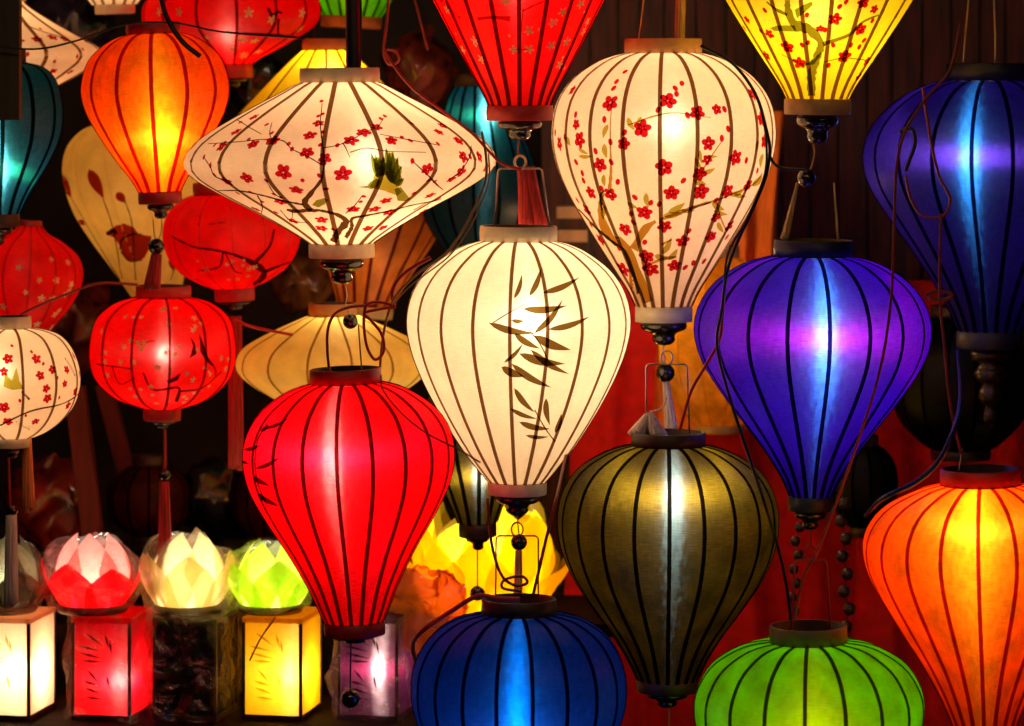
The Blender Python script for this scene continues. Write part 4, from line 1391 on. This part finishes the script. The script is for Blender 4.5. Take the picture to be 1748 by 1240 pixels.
lotus('pale green lotus lantern in clear wrap beside the yellow box', 462, 3.02, ZT + .001, 68 * R3, 110 * R3, L_LIME, L_LIME2, .7, (1, .92, .65), film=M['film'], seed=9, lo_=.72, rot=-.3)
lotus('dim brownish lotus lantern in clear wrap at the left edge', 8, 3.02, ZT + .001, 68 * R3, 112 * R3, L_TEAL, L_TEAL, .5, (1, .9, .7), film=M['film'], seed=12, lo_=.6)
ZB = W(0, 1064, 3.22).z
lotus('large yellow lotus lantern behind the deep blue one', 825, 3.25, ZB + .002, 116 * PX(3.25), 205 * PX(3.25), L_YEL, L_YEL, 2.6, (1, .9, .55), nP=8, film=None, seed=21, lo_=.74, tipin=.8, off=(0, .02), wild=.16, rot=.3)

# crumpled orange wrap standing beside the yellow lotus
o = empty('crumpled_wrap', Matrix.Translation(((722 - CX) * PX(3.05), 3.05, ZB + .002)), 'crumpled translucent orange wrapping beside the big yellow lotus', 'wrapping')
pr = [(p.x, p.y) for p in catmull([(.058, 0, 0), (.072, .03, 0), (.066, .07, 0), (.045, .10, 0), (.012, .118, 0)], 5)]
v, f = lathe_data(pr, 40)
part('sheet', mesh('sheet', crumple(crumple(v, .03, 24, 4.4), .012, 70, 1.3), f, (M['film_orange'],), True), o)

# ------------------------------------------------------------------ setting: shelves, wall, ground
gm = solid('stall_ground', (.05, .035, .03), .8, noise=.4, scale=6)
g = part('ground', mesh('ground', [(-8, -4, 0), (8, -4, 0), (8, 8, 0), (-8, 8, 0)], [(0, 1, 2, 3)], (gm,), False))
g['kind'] = 'structure'
sh = empty('display_shelf', Matrix.Translation((-.6, 3.2, 0)), 'dark wooden two tier display shelf under the box and lotus lanterns', 'shelf')
part('board', mesh('board', *box_data(-.62, .72, -.30, .0, ZS - .022, ZS), (M['wood'],), False), sh)
part('board', mesh('board', *box_data(-.62, .80, .005, .34, ZB - .022, ZB), (M['wood'],), False), sh)
for x_ in (-.60, .70):
    part('leg', mesh('leg', *box_data(x_ - .015, x_ + .015, -.28, -.25, 0, ZS - .022), (M['wood'],), False), sh)
    part('leg', mesh('leg', *box_data(x_ - .015, x_ + .015, .30, .33, 0, ZB - .022), (M['wood'],), False), sh)

# plank wall at the back right
YW = 4.05
wl = empty('plank_wall', Matrix.Translation((1.0, YW, 0)), 'dark reddish wall of upright wooden planks at the back', 'wall')
x_ = (925 - CX) * PX(YW) - 1.0
k = 0
rnd = random.Random(3)
while x_ < 1.2:
    wd = rnd.uniform(.042, .062)
    dd = rnd.uniform(0, .014)
    part('plank', mesh('plank', *box_data(x_, x_ + wd - .006, dd, dd + .02, 0, 2.4), (M['plank'],), False), wl)
    x_ += wd
part('backing', mesh('backing', *box_data((925 - CX) * PX(YW) - 1.0, 1.2, .04, .05, 0, 2.4), (M['blackwood'],), False), wl)
dk = solid('dark_wall_paint', (.015, .008, .008), .8, noise=.5, scale=5)
b = part('back_wall', mesh('back_wall', *box_data(-3.2, (925 - CX) * PX(YW), YW + .35, YW + .40, 0, 3), (dk,), False))
b['kind'] = 'structure'


# hanging cloths
def cloth(name, label, x0, x1, ya, yb, Y, mat, folds, amp, seed, sag=0.0):
    nx, nz = 60, 30
    r = random.Random(seed)
    ph = r.random() * 6
    xa, xb = (x0 - CX) * PX(Y), (x1 - CX) * PX(Y)
    za, zb = W(0, ya, Y).z, W(0, yb, Y).z
    v, f, uvs = [], [], []
    for j in range(nz + 1):
        t = j / nz
        for i in range(nx + 1):
            u = i / nx
            d = amp * (math.sin(u * folds * 6.28 + ph + .6 * math.sin(t * 3 + ph)) + .4 * math.sin(u * folds * 15.1 + 2 * ph + t)) * (.4 + .6 * t)
            x_ = xa + (xb - xa) * u + .01 * math.sin(t * 5 + u * 9)
            v.append((x_ - (xa + xb) / 2, d, za + (zb - za) * t - zb + sag * math.sin(PI * u) * t * -1))
            uvs.append((u * (xb - xa), -t * (za - zb)))
    for j in range(nz):
        for i in range(nx):
            a_ = j * (nx + 1) + i
            f.append((a_, a_ + nx + 1, a_ + nx + 2, a_ + 1))
    me = mesh(name, v, f, (mat,), True, uvs)
    o = part(name, me)
    o.location = ((xa + xb) / 2, Y, zb)
    return tag(o, label, 'cloth')


CR = solid('red_cotton', (.75, .003, .002), .85, noise=.15, scale=30)
CO_ = solid('orange_cotton', (.62, .14, .006), .85, noise=.2, scale=20, stretch=(3, 1, .6))
cloth('hanging_cloth', 'red cloth hanging behind the bronze and violet lanterns', 965, 1800, 480, 1300, 3.75, CR, 7, .025, 1)
cloth('hanging_cloth', 'orange cloth hanging between the cream balloon and the violet lantern', 1125, 1335, 190, 735, 3.55, CO_, 3, .02, 2)

# posts in the gloom at the left
for (xa, ya, xb, yb, Y, wd, lab) in ((128, 660, 160, 925, 3.6, 34, 'dark red wooden post leaning behind the pink lotus'), (178, 660, 222, 830, 3.85, 28, 'thinner dark red post behind the red globe lantern'),
                                     (18, -40, 18, 205, 2.7, 34, 'dark olive post in front of the teal lantern')):
    p0, p1 = W(xa, ya, Y), W(xb, yb, Y)
    o = empty('wooden_post', Matrix.Translation(p1), lab, 'post')
    h = wd / 2 * PX(Y)
    d = p0 - p1
    v, f = box_data(-h, h, -h, h, 0, 1)
    v = [Vector((q[0], q[1], 0)) + d * q[2] for q in v]
    pm_ = solid('post_wood', (.16, .012, .01) if xa > 100 else (.05, .035, .008), .6, noise=.3, scale=12, stretch=(4, 4, .5))
    part('shaft', mesh('shaft', v, f, (pm_,), False), o)

# unlit stock in crinkled bags, far back in the gloom
def bundle(label, px, py, r, Y, col, seed):
    m = solid('dark_wrapping', col, .25, .6, noise=.6, scale=18, coat=.6, bump=1.0)
    p = W(px, py + r, Y)
    R = r * PX(Y)
    o = part('wrapped_bundle', mesh('wrapped_bundle', crumple(ball_data((0, 0, R), R, 28)[0], R * .45, 2.2 / R, seed), ball_data((0, 0, R), R, 28)[1], (m,)))
    o.location = p
    tag(o, label, 'bundle', 'bagged stock in the gloom')


bundle('dark navy plastic bundle between the cream flat and red flat lanterns', 120, 40, 70, 3.7, (.03, .025, .06), 1)
bundle('dark red and green wrapped bundle below the lime lantern', 715, 120, 62, 3.9, (.22, .03, .015), 2)
bundle('dark wrapped bundle behind the beige tulip lantern', 130, 560, 70, 3.9, (.14, .02, .015), 3)
bundle('dark navy bundle behind the white lotus', 365, 850, 66, 3.8, (.008, .01, .03), 4)
bundle('dark brownish red bundle behind the pink lotus', 80, 860, 72, 3.7, (.25, .02, .012), 5)
bundle('dark bundle between the upper orange and yellow flat lanterns', 450, 150, 55, 3.8, (.02, .012, .015), 6)
bundle('brown bundle behind the amber ribbed lantern', 520, 480, 55, 3.9, (.2, .07, .02), 7)

# little stacked wooden blocks behind
for (x0, x1, y0, y1, lab) in ((952, 1002, 392, 412, 'narrow wooden ledge block behind the white lantern, the lower one'), (950, 998, 352, 372, 'narrow wooden ledge block behind the white lantern, the upper one')):
    Y = 3.7
    p = W((x0 + x1) / 2, y1, Y)
    hx = (x1 - x0) / 2 * PX(Y)
    o = part('wooden_block', mesh('wooden_block', *box_data(-hx, hx, -.03, .03, 0, (y1 - y0) * PX(Y)), (solid('block_wood', (.4, .2, .08), .6, noise=.3, scale=20),), False))
    o.location = p
    tag(o, lab, 'block')


# ------------------------------------------------------------------ cords
def cord(label, pts, rad, mat, Y=2.5, name='electric_cord'):
    p = [W(q[0], q[1], q[2] if len(q) > 2 else Y) for q in pts]
    o0 = p[0]
    p = catmull([q - o0 for q in p], 8)
    o = part(name, mesh(name, *tube_data(p, rad * .85 * PX(Y), 8), (mat,)))
    o.location = o0
    return tag(o, label, 'cord', 'electric cords between the lanterns')


cord('tan double cord dangling from the tip of the wide cream lantern', [(822, 225), (829, 262), (830, 300), (818, 338), (795, 385), (762, 432), (712, 468), (676, 505), (660, 545), (652, 590), (648, 640)], 2.6, M['browncord'], 2.38)
cord('thin tan cord beside the double one, ending at the crimson lantern', [(834, 262), (835, 305), (824, 342), (800, 392), (768, 436), (722, 472), (690, 498), (664, 530)], 1.6, M['browncord'], 2.37)
cord('red cord lying along the right edge of the wide cream lantern', [(655, 84), (672, 112), (706, 152), (764, 196), (806, 228), (834, 258), (858, 280), (890, 290)], 3, M['redcord'], 2.55)
cord('red cord looped above the crimson lantern', [(672, 522), (645, 516), (626, 522), (621, 548), (626, 590), (640, 614), (655, 600), (652, 572), (634, 548), (622, 535), (650, 528), (676, 524)], 3, M['redcord'], 2.33)
cord('red knot end of the loop above the crimson lantern', [(673, 522), (670, 500), (678, 480), (694, 464), (716, 450), (735, 440)], 4, M['redcord'], 2.42)
cord('thin brown cord running over the crimson lantern', [(650, 640), (655, 668), (690, 710), (732, 742), (780, 766), (820, 790)], 1.8, M['darkred'], 2.14)
cord('black double cord hanging over the cream blossom lantern', [(1196, 78), (1250, 108), (1290, 162), (1309, 225), (1314, 262), (1306, 305), (1284, 360), (1256, 420), (1240, 470), (1232, 530), (1224, 590), (1246, 680), (1282, 790), (1318, 900), (1340, 985, 2.5), (1350, 1060, 2.6), (1352, 1130, 2.6)], 3.3, M['blackcord'], 2.36)
cord('second black cord crossing the cream blossom lantern', [(1300, 190), (1308, 240), (1305, 300), (1276, 372), (1244, 430), (1236, 480)], 2.4, M['blackcord'], 2.35)
cord('black cord linking the blossom lantern to the bead of the yellow one', [(1312, 262), (1322, 280), (1340, 288), (1376, 290)], 3, M['blackcord'], 2.45)
cord('red cord hanging beside the violet lantern down to the bronze one', [(1240, 455), (1234, 530), (1228, 580), (1206, 622), (1180, 668), (1160, 735)], 3.2, M['redcord'], 2.37)
cord('long dark red cord winding down over the indigo and violet lanterns', [(1640, 40), (1622, 118), (1580, 170), (1545, 225), (1530, 290), (1526, 400), (1520, 520), (1500, 640), (1452, 790), (1400, 930), (1372, 985), (1356, 1060)], 3, M['darkred'], 2.36)
cord('dark red cord looped over the indigo lantern', [(1575, 150), (1588, 235), (1603, 300), (1622, 340), (1608, 370), (1575, 368), (1555, 340), (1546, 300)], 3, M['darkred'], 2.72)
cord('short black cord curled on the indigo lantern', [(1535, 225), (1556, 220), (1562, 245), (1552, 275), (1546, 292)], 4, M['blackcord'], 2.70)
cord('thin dark red cord hanging to the orange lantern at the right', [(1606, 365), (1604, 500), (1612, 590), (1622, 690), (1641, 775)], 3, M['darkred'], 2.28)
cord('dark red cord knot in front of the indigo lantern', [(1580, 503), (1600, 497), (1625, 503), (1612, 512), (1585, 509)], 4, M['darkred'], 2.30)
cord('navy cord lying on the lower right orange lantern', [(1636, 600, 2.45), (1640, 680, 2.3), (1626, 740), (1600, 790), (1560, 825), (1506, 852), (1478, 880, 2.5)], 5, M['bluecord'], 2.12)
cord('thick black cable crossing the upper left orange lantern', [(270, -20), (285, 30), (310, 70), (342, 97)], 5, M['blackcord'], 2.62)
cord('thin black wire strung across the upper left', [(-20, 78), (60, 84), (130, 70), (215, 42), (300, 40), (380, 55), (520, 66)], 2, M['blackcord'], 2.66)
cord('dark red cord hanging above the wide cream lantern', [(665, -20), (660, 40), (655, 88), (664, 110), (680, 104), (676, 88), (660, 84)], 3, M['darkred'], 2.75)
cord('thin dark red cord near the red cone lantern', [(702, -20), (716, 30), (730, 86)], 2.4, M['darkred'], 3.0)
cord('dark red cord coiled above the deep blue lantern', [(832, 850), (836, 905), (844, 950), (858, 985), (880, 1000), (900, 995), (890, 984), (862, 990), (858, 1004), (890, 1010)], 3, M['darkred'], 2.30)
cord('dark red cord between the white and bronze lanterns', [(990, 690, 2.95), (968, 770, 2.6), (950, 850), (930, 930), (914, 1000), (906, 1030)], 3.4, M['darkred'], 2.32)
cord('red cord lying on the shoulder of the deep blue lantern', [(716, 1145, 2.75), (704, 1104, 2.5), (718, 1080), (770, 1044), (815, 1018), (850, 1022), (888, 1024)], 5, M['redcord'], 2.16)
cord('thin red cord running past the red globe lantern', [(400, 545), (430, 558), (500, 572)], 3, M['redcord'], 3.0)
cord('thin dark red cord above the cream globe lantern', [(-30, 560), (20, 545), (60, 525), (120, 500), (170, 484), (235, 486)], 2.6, M['darkred'], 3.0)
cord('dark red cord tied to the top of the yellow box lantern', [(470, 1054), (445, 1090), (426, 1128)], 1.8, M['darkred'], 2.90)


# bead chains
def chain(label, pts, r, Y):
    p = catmull([W(a_, b_, Y) for a_, b_ in pts], 10)
    o = empty('bead_chain', Matrix.Translation(p[0]), label, 'bead chain', 'strings of dark wooden beads')
    me = mesh('bead', *ball_data((0, 0, 0), r * PX(Y), 12), (M['blackwood'],))
    d, last = 0, None
    i = 0
    for q in p:
        if last is None or (q - last).length >= 1.85 * r * PX(Y):
            b_ = part('bead', me, o)
            b_.location = q - p[0] + Vector(((-1) ** i * r * .35 * PX(Y), 0, 0))
            last = q
            i += 1
    part('thread', mesh('thread', *tube_data([q - p[0] for q in p], .0008, 6), (M['blackcord'],)), o)


chain('string of dark beads hanging left of the lower right orange lantern', [(1436, 800), (1440, 900), (1444, 1000), (1450, 1100)], 11, 2.95)
chain('string of dark beads behind the hanger of the lime lantern', [(1362, 900), (1358, 980), (1352, 1060)], 9, 2.95)
